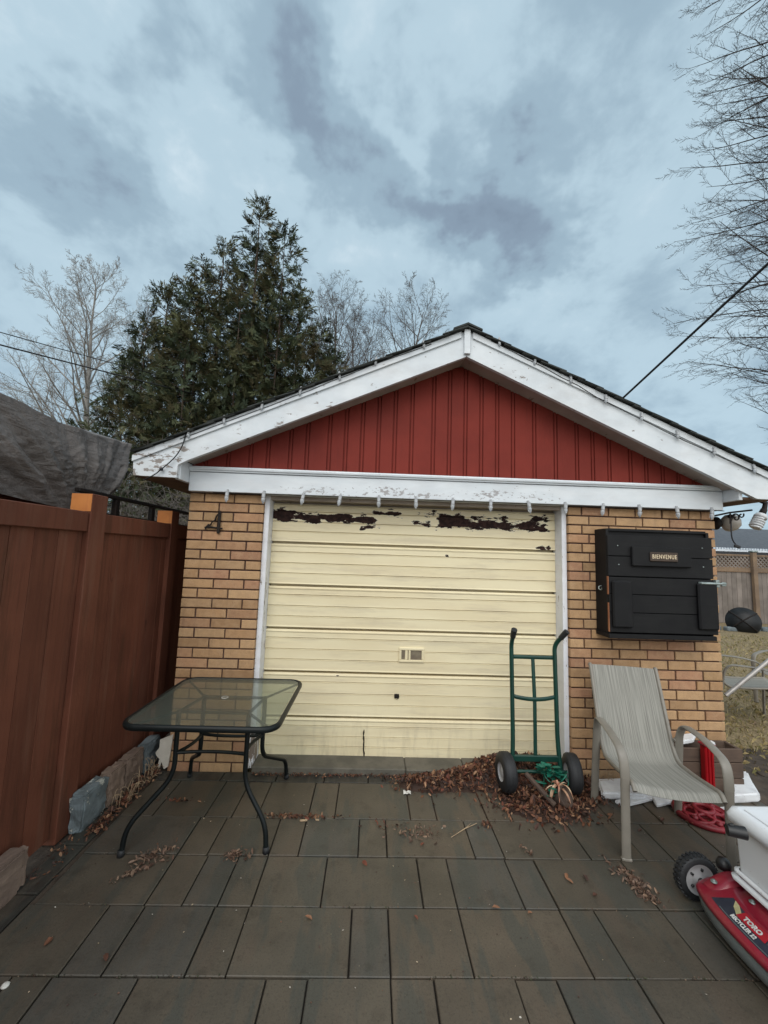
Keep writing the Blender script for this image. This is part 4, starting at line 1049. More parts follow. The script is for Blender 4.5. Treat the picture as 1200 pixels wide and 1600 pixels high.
# ================================================================ SLING CHAIR (local: faces -Y)
def make_chair(name, loc, rz, label):
    t = thing(name, loc, label, 'chair', 'grey sling garden chairs', rz)
    # sling profile in (y, z): front edge to top of back
    prof = fillet([(-0.325, 0.375), (-0.295, 0.405), (-0.06, 0.368), (0.13, 0.352), (0.20, 0.44), (0.355, 0.80), (0.385, 0.862), (0.40, 0.85)], 0.07, 6)
    prof = [p if isinstance(p, tuple) else tuple(p) for p in [(Vector((0, a, b)) if False else (a, b)) for a, b in [(v_[0], v_[1]) for v_ in prof]]]
    hw = 0.206
    m = MB()
    def fn(a, b):
        i = b*(len(prof)-1); k = min(int(i), len(prof)-2); f_ = i-k
        y = prof[k][0]*(1-f_)+prof[k+1][0]*f_; z = prof[k][1]*(1-f_)+prof[k+1][1]*f_
        sag = 0.016*(1-(2*a-1)**2)
        return ((2*a-1)*hw, y+(sag*0.7 if b > 0.5 else 0), z-(sag if b < 0.55 else 0))
    m.grid(fn, 16, 60); m.grid(lambda a, b: Vector(fn(a, b))+Vector((0, 0.003, -0.003)), 16, 60, flip=True)
    part('sling', m, sling_m, t, True)
    for sx in (-1, 1):
        m = MB(); rail = [Vector((sx*(hw+0.007), a, b)) for a, b in prof]
        m.tube(rail, 0.0125, 8); part('side_rail', m, taupe_m, t, True)
    for cb_ in ([(-hw, -0.20, 0.355), (hw, -0.20, 0.355)], [(-hw, 0.392, 0.81), (hw, 0.392, 0.81)], [(-hw, 0.17, 0.335), (hw, 0.17, 0.335)]):
        m = MB(); m.tube(cb_, 0.009, 8); part('cross_bar', m, taupe_m, t, True)
    for sx in (-1, 1):
        xx = sx*0.250
        path = fillet([(xx, -0.285, 0.0), (xx, -0.292, 0.36), (xx, -0.300, 0.46), (xx+sx*0.004, -0.275, 0.555), (xx+sx*0.006, -0.10, 0.592), (xx, 0.115, 0.590), (xx-sx*0.006, 0.165, 0.52), (xx, 0.235, 0.0)], 0.10, 7)
        # the arm flattens into a wide strap
        m = MB(); a_i = [i for i, p in enumerate(path) if p.z > 0.42 and p.y < 0.14]
        legf = path[:a_i[0]+1]; arm = path[a_i[0]:a_i[-1]+1]; legb = path[a_i[-1]:]
        m.tube(arm, 0.0135, 12, ell=(1.9, 0.65), upv=(1, 0, 0))
        ar = part('armrest', m, taupe_m, t, True)
        m = MB(); m.tube(legf, 0.0150, 12, ell=(1.6, 0.75), upv=(1, 0, 0)); lf = part('leg', m, taupe_m, t, True)
        m = MB(); m.box((xx, -0.285, 0.008), (0.052, 0.026, 0.016), None, 0.004); part('foot_cap', m, taupe_m, lf, True)
        m = MB(); m.tube(legb, 0.0150, 12, ell=(1.6, 0.75), upv=(1, 0, 0)); part('leg', m, taupe_m, t, True)
        m = MB(); m.tube([(sx*(hw+0.01), 0.175, 0.47), (xx, 0.188, 0.49)], 0.011, 8); part('bracket_pin', m, taupe_m, t, True); m = MB(); m.tube([(sx*(hw+0.01), -0.27, 0.392), (xx, -0.293, 0.392)], 0.011, 8)
        part('bracket_pin', m, taupe_m, t, True)
    return t
chair = make_chair('sling_chair', (1.734, 2.527, 0), radians(-12), 'grey striped sling armchair standing on the patio below the black cabinet')
chair2 = copy_tree(chair); chair2.location = (4.03, 4.42, -0.03); chair2.rotation_euler.z = radians(62)
chair2['label'] = 'grey sling armchair out on the brown lawn behind the garage corner'
chair3 = copy_tree(chair); chair3.location = (5.05, 4.75, -0.03); chair3.rotation_euler.z = radians(-75)
chair3['label'] = 'grey sling armchair on the lawn mostly cut off by the right picture edge'
pl = MB(); pl.tube([PY(1134, 1087, 4.1), PY(1216, 1020, 4.05)], 0.020, 10)
pl_ = solo('metal_pole', pl, steel_m, 'long grey metal tube lying slanted across the lawn chair', 'pole')

# ================================================================ HAND TRUCK
ht = thing('hand_truck', (1.19, 2.9, 0), 'green steel hand truck leaning on the cream door in the leaves', 'hand truck')
XA, XB, XM = 1.030, 1.345, 1.186
def yy(z): return 2.90+0.055*z          # leans a little to the door
m = MB()
for x_, hx_ in ((XA, XA-0.004), (XB, XB+0.035)):
    path = fillet([(x_+(x_-XM)*0.10, yy(0)-0.005, 0.10), (x_, yy(0.3), 0.33), (x_, yy(.9), 0.985), (hx_, yy(1)-0.055, 1.055)], 0.09, 6)
    m = MB(); m.tube(path, 0.0155, 10); up_ = part('upright', m, green_m, ht)
    d_ = (path[-1]-path[-2]).normalized(); m = MB(); m.tube([path[-1]-d_*0.015, path[-1]+d_*0.055], [0.0195, 0.021], 10); part('grip', m, black_rubber, up_)
for z_, bow in ((0.895, 0.0), (0.63, 0.028)):
    m = MB(); pth = bez((XA, yy(z_), z_), (XA+.1, yy(z_)-bow, z_-bow*0.7), (XB-.1, yy(z_)-bow, z_-bow*0.7), (XB, yy(z_), z_), 10); m.tube(pth, 0.0145, 8, ell=(1, 0.45), upv=(0, 0, 1)); part('cross_bar', m, green_m, ht)
m = MB(); m.tube([(XM, yy(.88), 0.885), (XM, yy(.6)-.015, 0.6), (XM, yy(.2), 0.215)], 0.0135, 8, ell=(1, 0.5), upv=(1, 0, 0)); part('centre_bar', m, green_m, ht)
m = MB(); m.bx((XA-0.005, yy(.2)-0.015, 0.205), (XB+0.005, yy(.2)+0.01, 0.245), 0.004); part('base_bar', m, green_m, ht)
m = MB(); m.tube([(0.95, 2.875, 0.155), (1.43, 2.875, 0.155)], 0.011, 8); part('axle', m, green_m, ht)
m = MB(); m.bx((XA-0.02, 2.92, 0.02), (XB+0.02, 3.06, 0.03), 0.003); part('toe_plate', m, green_m, ht)
for x_, sg in ((0.968, -1), (1.425, 1)):
    R = Matrix.Rotation(radians(90), 3, 'Y') @ Matrix.Rotation(0, 3, 'X'); R = Matrix.Rotation(radians(-10 if sg > 0 else 2), 3, 'Z') @ R
    m = MB(); m.lathe([(0.058, -0.040), (0.10, -0.043), (0.116, -0.034), (0.122, -0.012), (0.122, 0.012), (0.116, 0.034), (0.10, 0.043), (0.058, 0.040)], (x_, 2.875, 0.150), R, 32)
    for k in (-0.02, 0.0, 0.02): m.lathe([(0.1225, k-0.003), (0.124, k), (0.1225, k+0.003)], (x_, 2.875, 0.150), R, 32)
    wh = part('wheel', m, black_rubber, ht)
    m = MB(); m.lathe([(0.0, -0.034), (0.02, -0.034), (0.03, -0.026), (0.058, -0.030), (0.062, -0.038)], (x_, 2.875, 0.150), R, 24); m.lathe([(0.0, 0.034), (0.02, 0.034), (0.03, 0.026), (0.058, 0.030), (0.062, 0.038)], (x_, 2.875, 0.150), R, 24)
    part('rim', m, wheel_rim_m, wh)

# ================================================================ LEAVES
leafcols = [(0.155, 0.060, 0.029), (0.20, 0.080, 0.038), (0.27, 0.125, 0.062), (0.095, 0.037, 0.021), (0.05, 0.022, 0.015), (0.36, 0.20, 0.11), (0.17, 0.052, 0.028), (0.06, 0.03, 0.02), (0.11, 0.05, 0.03)]
def leaf(mb, p, L, Wd, R, col, curl=0.25):
    pts = [(-L/2, 0, 0), (-L*0.2, Wd/2, Wd*curl), (L*0.22, Wd*0.42, Wd*curl*0.9), (L/2, 0, L*curl*0.3), (L*0.22, -Wd*0.42, Wd*curl*0.9), (-L*0.2, -Wd/2, Wd*curl)]
    mb.add([p+R @ Vector(q_) for q_ in pts], [(0, 3, 2, 1), (0, 5, 4, 3)], col)
def rotm(tilt=0.5): return Euler((random.gauss(0, tilt), random.gauss(0, tilt), rnd(0, 6.28))).to_matrix()
def mound_h(x, y):
    h = 0.17*math.exp(-(((x-1.24)/0.26)**2+((y-3.05)/0.12)**2))+0.060*math.exp(-(((x-1.20)/0.22)**2+((y-2.78)/0.14)**2))
    h += 0.115*math.exp(-(((x-0.92)/0.18)**2+((y-3.06)/0.10)**2))+0.045*math.exp(-(((x-0.68)/0.2)**2+((y-3.03)/0.09)**2))+0.05*math.exp(-(((x-0.42)/0.16)**2+((y-2.97)/0.07)**2))+0.035*math.exp(-(((x-1.52)/0.12)**2+((y-2.90)/0.10)**2))
    return h
random.seed(31)
m = MB()
lf = MB()
lf.grid(lambda a, b: (0.15+1.65*a, 2.55+0.60*b, max(mound_h(0.15+1.65*a, 2.55+0.60*b)*0.9-0.012+0.006*mnoise.noise(Vector((a*60, b*30, 0))), -0.012)), 70, 34, (0.045, 0.022, 0.014))
n_ok = 0
while n_ok < 5200:
    x, y = rnd(0.12, 1.82), rnd(2.5, 3.2)
    h = mound_h(x, y)
    if random.random() > min(1, h*14): continue
    if y > D-0.03 and (x < -0.8 or x > 1.5): continue
    L = rnd(0.012, 0.042)*(1.7 if random.random() < 0.12 else 1)
    c = Vector(random.choice(leafcols))*rnd(0.6, 1.05)
    leaf(lf, Vector((x, y, h*0.92+rnd(0.0, 0.018))), L, L*rnd(0.3, 0.6), rotm(0.75), tuple(c), rnd(-0.5, 0.6)); n_ok += 1
solo('leaf_pile', lf, leaf_m, 'heap of dead brown leaves drifted around the hand truck', 'leaves', kind='stuff')
# drifts along sill and blocks, and stray clumps on the joints
ll = MB()
def clump(n, fn, s0=0.012, s1=0.035, tilt=0.5, colr=leafcols, dim=1.0):
    for _ in range(n):
        p = fn(); L = rnd(s0, s1); c = Vector(random.choice(colr))*rnd(0.6, 1.05)*dim
        leaf(ll, Vector((p[0], p[1], 0.004+rnd(0, 0.012)+(p[2] if len(p) > 2 else 0))), L, L*rnd(0.25, 0.55), rotm(tilt), tuple(c), rnd(-.4, .6))
clump(420, lambda: (rnd(-0.8, 0.4), D-0.035-abs(random.gauss(0, 0.018)), 0), 0.008, 0.022)
clump(420, lambda: (-1.52+abs(random.gauss(0, 0.035)), rnd(2.42, 3.08), abs(random.gauss(0, 0.014))), 0.015, 0.04, 0.7)
clump(60, lambda: (-1.56+random.gauss(0, 0.03), rnd(2.1, 2.4)), 0.012, 0.03)
g1 = [(0.18, 0.10, 0.065), (0.28, 0.18, 0.12), (0.11, 0.06, 0.04), (0.22, 0.14, 0.10)]
for (px, py, n, sx, sy, ang) in [(240, 1340, 110, 0.045, 0.03, 0.6), (208, 1366, 45, 0.05, 0.012, 0.75), (368, 1338, 90, 0.035, 0.022, 0), (990, 1378, 150, 0.025, 0.06, 0.35), (1008, 1400, 60, 0.012, 0.04, 0.4), (470, 1278, 90, 0.11, 0.008, 0), (445, 1276, 40, 0.06, 0.008, 0),
                             (658, 1305, 70, 0.08, 0.035, 0), (640, 1215, 120, 0.07, 0.03, 0), (1105, 1288, 70, 0.08, 0.012, 0), (825, 1332, 14, 0.02, 0.015, 0), (760, 1292, 25, 0.03, 0.02, 0), (280, 1252, 26, 0.08, 0.008, 0), (605, 1290, 18, 0.1, 0.02, 0), (940, 1235, 120, 0.10, 0.07, 0), (820, 1260, 160, 0.12, 0.03, 0)]:
    c = G(px, py)
    def fn(c=c, sx=sx, sy=sy, ang=ang):
        a, b = random.gauss(0, sx), random.gauss(0, sy); return (c.x+a*cos(ang)-b*sin(ang), c.y+a*sin(ang)+b*cos(ang), 0)
    clump(n, fn, 0.010, 0.034, 0.6, g1 if n < 160 and py > 1300 else leafcols)
for _ in range(420):          # crumbs
    x, y = rnd(-1.5, 2.5), rnd(0.9, 3.0); L = rnd(0.003, 0.010)
    leaf(ll, Vector((x, y, 0.003)), L, L*0.6, rotm(0.3), random.choice([(0.42, 0.33, 0.22), (0.16, 0.08, 0.05), (0.05, 0.03, 0.02), (0.07, 0.04, 0.03), (0.5, 0.46, 0.4)]))
for (px, py) in [(650, 1437), (482, 1438), (890, 1380), (930, 1402), (915, 1375), (828, 1430), (885, 1372), (775, 1422), (1000, 1300), (1035, 1283), (660, 1322), (640, 1300), (600, 1178), (935, 1290), (165, 1500), (570, 1352), (75, 1475)]:
    c = G(px, py); L = rnd(0.025, 0.042); leaf(ll, Vector((c.x, c.y, 0.008)), L, L*0.5, rotm(0.3), tuple(Vector(random.choice(leafcols))*1.0), 0.4)
for _ in range(1500):         # grit and moss caught in the joints
    y = random.choice([1.391, 1.694, 1.998, 2.302, 2.605, 2.985, 1.694, 1.391]); x = rnd(-1.4, 2.5)
    if mnoise.noise(Vector((x*4, y*7, 1))) < -0.05: continue
    L = rnd(0.003, 0.009); leaf(ll, Vector((x, y+random.gauss(0, 0.004), 0.001)), L, L*0.7, rotm(0.4), random.choice([(0.05, 0.03, 0.02), (0.10, 0.06, 0.04), (0.035, 0.04, 0.018), (0.05, 0.055, 0.022), (0.16, 0.11, 0.07)]))
solo('leaf_litter', ll, leaf_m, 'dead leaves and crumbs strewn over the pavers and along the blocks', 'leaves', kind='stuff')
m = MB(); random.seed(4)
for _ in range(46):          # dry stalks by the blocks and the wall
    x, y = rnd(-1.55, -1.46), rnd(2.65, 3.1); a = rnd(0, 6.28); h = rnd(0.04, 0.16)
    m.tube(bez((x, y, 0), (x+.01, y, h*0.5), (x+cos(a)*0.03, y+sin(a)*.03, h), (x+cos(a)*rnd(.03, .10), y+sin(a)*rnd(.03, .08), h*rnd(0.5, 0.95)), 5), 0.0013, 4)
for _ in range(30):
    x, y = rnd(1.62, 1.82), rnd(2.97, 3.09); a = rnd(-0.6, 0.6); h = rnd(0.04, 0.12)
    m.tube(bez((x, y, 0), (x, y, h*0.6), (x+0.03*sin(a), y-0.01, h), (x+0.12*sin(a), y-0.02, h*rnd(.7, 1.1)), 5), 0.0012, 4)
solo('dry_weeds', m, stick_m, 'wispy dry weed stalks at the foot of the blocks and pier', 'weeds', kind='stuff')
tw = MB(); a, b = G(852, 1310), G(930, 1284); a, b = G(700+215/2.4*0+168, 1300) if False else G(705, 1310), G(745, 1288)
tw.tube([a+Vector((0, 0, .006)), (a+b)/2+Vector((0.004, 0.006, .010)), b+Vector((0, 0, .006))], [0.0018, 0.003, 0.002], 5); tw.tube([(a+b)/2+Vector((0.004, 0.006, .010)), (a+b)/2+Vector((0.05, 0.05, .012))], [0.002, 0.001], 5)
solo('twig', tw, stick_m, 'thin forked twig lying on the pavers in front of the door', 'twig')
st = MB(); a = G(469, 1284); st.box(a+Vector((0.02, 0, .008)), (0.045, 0.012, 0.010), Matrix.Rotation(0.12, 3, 'Z'), 0.003)
solo('wood_chip', st, stick_m, 'larger of two pale wood chips on the paver joint beside the table leg', 'wood chip')
st = MB(); st.box(a+Vector((0.10, 0.01, .006)), (0.022, 0.008, 0.008), Matrix.Rotation(-0.2, 3, 'Z'), 0.002)
solo('wood_chip', st, stick_m, 'smaller of two pale wood chips on the paver joint near the door', 'wood chip')
pp = MB(); a = G(636, 1240)
pp.grid(lambda u_, v_: a+Vector((-0.025+0.05*u_, -0.02+0.04*v_, 0.006+0.028*abs(mnoise.noise(Vector((u_*5, v_*5, 3)))))), 6, 6, smooth=False)
solo('paper_scrap', pp, scrap_m, 'crumpled white paper scrap by the leaves before the door', 'scrap')
wp = MB(); a = G(8, 1542); wp.lathe([(0, 0.0), (0.012, 0.002), (0.014, 0.006), (0.008, 0.011), (0, 0.012)], a, None, 10)
solo('pebble', wp, scrap_m, 'small white pebble on the pavers at the lower left', 'pebble')

# ================================================================ FALLEN PLANTER WITH PLANTS
random.seed(15)
ptt = thing('planter', (1.40, 2.70, 0), 'tipped brown clay planter with pale striped leaves beside the hand truck', 'planter')
m = MB(); c0 = Vector((1.275, 2.74, 0.07)); Rp_ = Matrix.Rotation(radians(35), 3, 'Z') @ Matrix.Rotation(radians(62), 3, 'X')
m.lathe([(0.0, -0.055), (0.045, -0.055), (0.058, 0.03), (0.062, 0.05), (0.054, 0.052), (0.048, 0.03), (0.0, 0.025)], c0, Rp_, 20); part('pot', m, crate_m, ptt)
m = MB()
top = c0+Vector((0.0, 0.02, 0.05))
for i in range(18):
    a = rnd(0, 6.28); L = rnd(0.045, 0.095); d_ = Vector((cos(a), sin(a)-0.25, 0)); wv_ = rnd(0.010, 0.017); up_ = rnd(0.015, 0.05)
    pth = bez(top, top+d_*L*0.35+Vector((0, 0, up_)), top+d_*L*0.75+Vector((0, 0, up_)), top+d_*L+Vector((0, 0, -rnd(0.0, 0.06))), 6)
    sd_ = d_.cross(Vector((0, 0, 1))).normalized(); vs = []
    for k, p in enumerate(pth):
        ww = wv_*(1-abs(k/6*1.6-0.6)**2*0.4)*(1 if k < 6 else 0.15)/2; vs += [p-sd_*ww, p+Vector((0, 0, -0.002)), p+sd_*ww]
    fs = []
    for k in range(6): fs += [(3*k, 3*k+1, 3*k+4, 3*k+3), (3*k+1, 3*k+2, 3*k+5, 3*k+4)]
    m.add(vs, fs, random.choice([(1, 1, 1), (1.15, 1.1, 1.0), (0.7, 0.55, 0.5), (1.0, 0.75, 0.72)]))
part('leaves', m, pale_leaf, ptt)
m = MB()
for (cx, cy, cz, n, sc) in ((1.215, 2.84, 0.19, 18, 1.0), (1.27, 2.83, 0.185, 16, 1.0), (1.32, 2.85, 0.17, 12, 0.9), (1.205, 2.72, 0.115, 8, 0.85)):
    for i in range(n):
        a = rnd(0, 6.28); d_ = Vector((cos(a), sin(a), rnd(-0.3, 0.35))).normalized(); L = rnd(0.035, 0.062)*sc; Rl = d_.to_track_quat('X', 'Z').to_matrix()
        b_ = 1.0 if cy > 2.7 else 2.3
        leaf(m, Vector((cx, cy, cz))+d_*L*0.6+Vector((0, 0, rnd(-.05, .03))), L, L*0.72, Rl, tuple([rnd(0.6, 1.3)*b_]*3), 0.18)
    m.tube([(cx, cy, cz), (cx+rnd(-.02, .02), cy+.02, 0.02)], 0.003, 5)
for k in range(7):            # looped green stems
    c_ = Vector((rnd(1.18, 1.36), rnd(2.80, 2.87), rnd(0.10, 0.15))); r_ = rnd(0.03, 0.055); t1_ = Euler((rnd(-.9, .9), rnd(-.9, .9), 0)).to_matrix()
    m.tube([c_+t1_ @ Vector((cos(a)*r_, sin(a)*r_*0.8, 0)) for a in [i*0.42+k for i in range(14)]], 0.0035, 6)
solo('plastic_plant', m, teal_leaf, 'bunch of green plastic leaves lying against the hand truck axle', 'artificial plant')
bd = MB(); a, b = Vector((1.09, 2.84, 0.16)), Vector((1.21, 2.67, 0.06))
bd.box((a+b)/2, (0.028, (b-a).length, 0.022), (b-a).to_track_quat('Y', 'Z').to_matrix(), 0.004)
solo('wood_stake', bd, crate_m, 'dark wooden stake slanting over the leaf heap', 'stake')

# ================================================================ JUNK BEHIND THE CHAIR
def slab(px_pts, z0, h, label, mat, name='stone_slab', cat='slab', group=None, tilt=0):
    m = MB(); base_ = [G(x, y_, z0+h) for x, y_ in px_pts]
    bmx = bmesh.new(); vs = [bmx.verts.new((p.x, p.y, z0)) for p in base_]
    f_ = bmx.faces.new(vs); r_ = bmesh.ops.extrude_face_region(bmx, geom=[f_])
    for e_ in r_['geom']:
        if isinstance(e_, bmesh.types.BMVert): e_.co.z += h
    bmesh.ops.recalc_face_normals(bmx, faces=bmx.faces[:])
    bmesh.ops.bevel(bmx, geom=bmx.edges[:], offset=min(0.012, h*0.25), segments=2, affect='EDGES')
    bmx.verts.ensure_lookup_table(); bmx.verts.index_update()
    vv = [v_.co+mnoise.noise_vector(v_.co*22)*0.004 for v_ in bmx.verts]
    m.add(vv, [tuple(v_.index for v_ in q_.verts) for q_ in bmx.faces]); bmx.free()
    return solo(name, m, mat, label, cat, group)
SG = 'broken white stone slabs around the patio chair'
slab([(932, 1216), (985, 1214), (1012, 1236), (1005, 1241), (940, 1238)], 0.006, 0.045, 'white slab behind the near left chair leg, against the pier', marble_m, group=SG)
slab([(960, 1250), (1015, 1240), (1035, 1243), (975, 1258)], 0.004, 0.02, 'thin dirty white shard on the pavers under the chair seat', marble_m, group=SG)
slab([(1018, 1243), (1052, 1241), (1052, 1252), (1026, 1257)], 0.004, 0.022, 'small pale blue-white tile under the front edge of the seat', marble_m, group=SG)
slab([(1143, 1205), (1168, 1204), (1176, 1221), (1188, 1240), (1144, 1242)], 0.0, 0.06, 'thick stained white slab lying by the lawn right of the chair', marble_m, group=SG)
slab([(1062, 1147), (1088, 1144), (1084, 1155), (1066, 1157)], 0.30, 0.03, 'white lump resting on the brown crate behind the chair arm', marble_m, group=SG)
slab([(1112, 1262), (1140, 1258), (1142, 1285), (1128, 1268)], 0.004, 0.02, 'white sliver sticking out beyond the red cast base', marble_m, group=SG)
cr_ = thing('crate', (2.3, 3.0, 0), 'dark brown wooden crate against the brick pier behind the chair', 'crate')
c1, c2 = PY(1058, 1160, 2.95), PY(1140, 1215, 2.95)
for (z0, z1) in ((0.004, 0.095), (0.1, 0.2), (0.205, 0.295)):
    m = MB(); m.bx((2.24, 2.945, z0), (2.70, 2.965, z1), 0.004); part('plank', m, crate_m, cr_)
m = MB(); m.bx((2.24, 2.966, 0.004), (2.262, 3.09, 0.292), 0.003); m.bx((2.678, 2.966, 0.004), (2.70, 3.09, 0.292), 0.003); m.bx((2.263, 3.07, 0.004), (2.677, 3.09, 0.292)); part('crate_side', m, crate_m, cr_)
rp_ = thing('red_fixture', (2.43, 2.92, 0), 'upright bright red metal channel standing before the brown crate', 'metal channel')
m = MB(); m.bx((2.375, 2.885, 0.0), (2.44, 2.935, 0.335), 0.006); m.bx((2.392, 2.878, 0.01), (2.402, 2.8848, 0.33), 0.002); m.bx((2.415, 2.878, 0.01), (2.425, 2.8848, 0.33), 0.002); part('body', m, redpost_m, rp_)
m = MB(); m.bx((2.366, 2.876, 0.3355), (2.449, 2.943, 0.35), 0.005); part('cap', m, castred_m, rp_)
wc = MB(); wc.prism([PY(1110, 1161, 2.99), PY(1117, 1160, 2.99), PY(1122, 1180, 2.99), PY(1112, 1180, 2.99)], (0, 0.03, 0))
solo('white_offcut', wc, bin_m, 'white offcut standing beside the red channel at the pier foot', 'offcut', fixn=True)
# red cast base: ring with scrolls
rc = thing('cast_base', (2.20, 2.62, 0), 'round red scrollwork base lying on the pavers under the chair', 'base')
cc = Vector((2.175, 2.68, 0.0)); Rr = 0.152
m = MB(); m.tube([cc+Vector((cos(a)*Rr, sin(a)*Rr, 0.016)) for a in [2*pi*i/48 for i in range(48)]], 0.017, 8, closed=True); m.tube([cc+Vector((cos(a)*0.05, sin(a)*0.05, 0.05)) for a in [2*pi*i/24 for i in range(24)]], 0.014, 8, closed=True)
part('ring', m, castred_m, rc)
m = MB()
for k in range(6):
    a0 = k*pi/3
    for sg in (1, -1):
        pts = []
        for i in range(15):
            t = i/14; r_ = 0.05+0.09*t; a = a0+sg*0.48*sin(t*pi*1.25); pts.append(cc+Vector((cos(a)*r_, sin(a)*r_, 0.045-0.024*t)))
        m.tube(pts, 0.0105, 6)
    a = a0+pi/6; m.lathe([(0.0, 0.018), (0.016, 0.012), (0.02, 0.0), (0.0, -0.01)], cc+Vector((cos(a)*0.12, sin(a)*0.12, 0.026)), None, 10)
m.lathe([(0.15, 0.008), (0.06, 0.014), (0.0, 0.014)], cc, None, 24)
part('scrollwork', m, castred_m, rc)

# ================================================================ LAWN MOWER (front to the left, -X) AND THE WHITE BIN ON IT
mw = thing('lawn_mower', (1.85, 1.70, 0), 'red push lawn mower at the right picture edge with a white bin on its deck', 'lawn mower')
YC, HWD = 1.705, 0.30
def front_x(t):           # t = -1 (far end) .. 1 (near end): plan curve of the nose
    return 1.515+0.060*abs(t)**2.6+(0.075*((abs(t)-0.84)/0.16)**2 if abs(t) > 0.84 else 0.0)
def nose_ring(off, z, n=28):
    """plan outline of the deck, inset by off"""
    out = []
    for i in range(n+1):
        t = -1+2*i/n; x = front_x(t)+off; y = YC-t*(HWD-off); out.append(Vector((x, y, z)))
    out += [Vector((2.08-off, YC-(HWD-off), z)), Vector((2.08-off, YC+(HWD-off), z))]
    return out
def loft(mb, rings, closed=True, captop=False):
    n = len(rings[0]); vs = [p for r in rings for p in r]
    fs = [(i*n+j, i*n+(j+1) % n, (i+1)*n+(j+1) % n, (i+1)*n+j) for i in range(len(rings)-1) for j in range(n)]
    mb.add(vs, fs, smooth=True)
    if captop: mb.add(rings[-1], [tuple(range(n))])
m = MB(); loft(m, [nose_ring(0.012, 0.045), nose_ring(0.004, 0.055), nose_ring(-0.004, 0.10), nose_ring(0.006, 0.112)]); part('skirt', m, mower_grey, mw, fixn=True)
m = MB(); loft(m, [nose_ring(0.002, 0.108), nose_ring(-0.010, 0.116), nose_ring(-0.010, 0.132), nose_ring(0.0, 0.140), nose_ring(0.085, 0.178), nose_ring(0.095, 0.180), nose_ring(0.105, 0.172), nose_ring(0.130, 0.195), nose_ring(0.20, 0.225)], captop=True)
part('deck', m, mower_red, mw, fixn=True)
# corner fenders over the wheels
for sg, nm in ((1, 'far'), (-1, 'near')):
    m = MB(); yc = YC+sg*(HWD+0.0)
    def fen_fn(a, b, yc=yc, sg=sg):
        x = 1.57+0.20*a; w_ = 0.045*(1-0.2*a); y = yc-sg*0.075+(2*b-1)*w_
        z = 0.150+0.055*sin(min(a*1.25, 1)*pi*0.62)-0.020*(2*b-1)**4
        return (x, y, z)
    m.grid(fen_fn, 14, 8); m.grid(lambda a, b: (lambda q_: (q_[0], q_[1], q_[2]-0.03))(fen_fn(a, b)), 14, 8, flip=True)
    part('fender', m, mower_red, mw, fixn=True)
def wheel(x, y, r, wd, sg):
    R = Matrix.Rotation(radians(90), 3, 'X'); c = Vector((x, y, r))
    m = MB(); m.lathe([(r*0.70, -wd/2), (r*0.92, -wd/2), (r*0.985, -wd*0.36), (r*0.985, wd*0.36), (r*0.92, wd/2), (r*0.70, wd/2)], c, R, 36)
    for k in range(30):
        a = 2*pi*k/30
        for s_ in (-1, 1):
            Rk = Matrix.Rotation(-a, 3, 'Y'); m.box(c+Rk @ Vector((r*0.985, s_*wd*0.22, 0)), (0.010, wd*0.34, 0.011), Rk @ Matrix.Rotation(s_*0.5, 3, 'X'))
    wv_ = part('wheel', m, black_rubber, mw)
    m = MB(); m.lathe([(0.0, -wd*0.52), (r*0.22, -wd*0.5), (r*0.30, -wd*0.38), (r*0.60, -wd*0.36), (r*0.70, -wd*0.5), (r*0.735, -wd*0.49)], c, R, 28); m.lathe([(0.0, wd*0.52), (r*0.22, wd*0.5), (r*0.30, wd*0.38), (r*0.60, wd*0.36), (r*0.70, wd*0.5), (r*0.735, wd*0.49)], c, R, 28)
    part('rim', m, wheel_rim_m, wv_)
    m = MB()
    for k in range(5):
        a = 2*pi*k/5; m.box(c+Vector((cos(a)*r*0.45, -wd*0.40, sin(a)*r*0.45)), (0.014, 0.012, 0.010), Matrix.Rotation(-a, 3, 'Y'), 0.002)
    m.lathe([(0.0, wd*0.58), (r*0.12, wd*0.57), (r*0.14, wd*0.45)], c, R, 10)
    part('hub', m, black_plastic, wv_)
wheel(1.625, 2.065, 0.098, 0.050, 1); wheel(1.625, 1.345, 0.098, 0.050, -1); wheel(2.16, 2.06, 0.115, 0.052, 1); wheel(2.16, 1.35, 0.115, 0.052, -1)
m = MB(); m.tube([(1.625, 2.05, 0.098), (1.625, 1.36, 0.098)], 0.009, 8); part('axle', m, black_plastic, mw)
m = MB(); m.tube([(2.16, 2.05, 0.115), (2.16, 1.36, 0.115)], 0.009, 8); part('axle', m, black_plastic, mw)
for (bx_, by_, bz_) in ((1.60, 1.93, 0.178), (1.655, 1.80, 0.196), (1.655, 1.60, 0.196)):
    m = MB(); m.lathe([(0.0, 0.006), (0.006, 0.006), (0.0075, 0.003), (0.0075, -0.004)], (bx_, by_, bz_), None, 6); m.lathe([(0.0, 0.0005), (0.013, 0.0), (0.013, -0.004)], (bx_, by_, bz_), None, 12); part('bolt', m, zinc_m, mw)
# engine and handle, mostly hidden by the bin
m = MB(); m.lathe([(0.0, 0.0), (0.13, 0.0), (0.14, 0.04), (0.12, 0.14), (0.08, 0.18), (0, 0.185)], (2.02, YC-0.02, 0.226), None, 28); part('engine', m, black_plastic, mw)
m = MB()
for s_ in (-1, 1): m.tube(fillet([(2.14, YC+s_*0.23, 0.20), (2.45, YC+s_*0.23, 0.55), (2.85, YC+s_*0.21, 0.98)], 0.1), 0.011, 8)
m.tube([(2.85, YC-0.21, 0.98), (2.85, YC+0.21, 0.98)], 0.012, 8); part('handle', m, iron_m, mw)
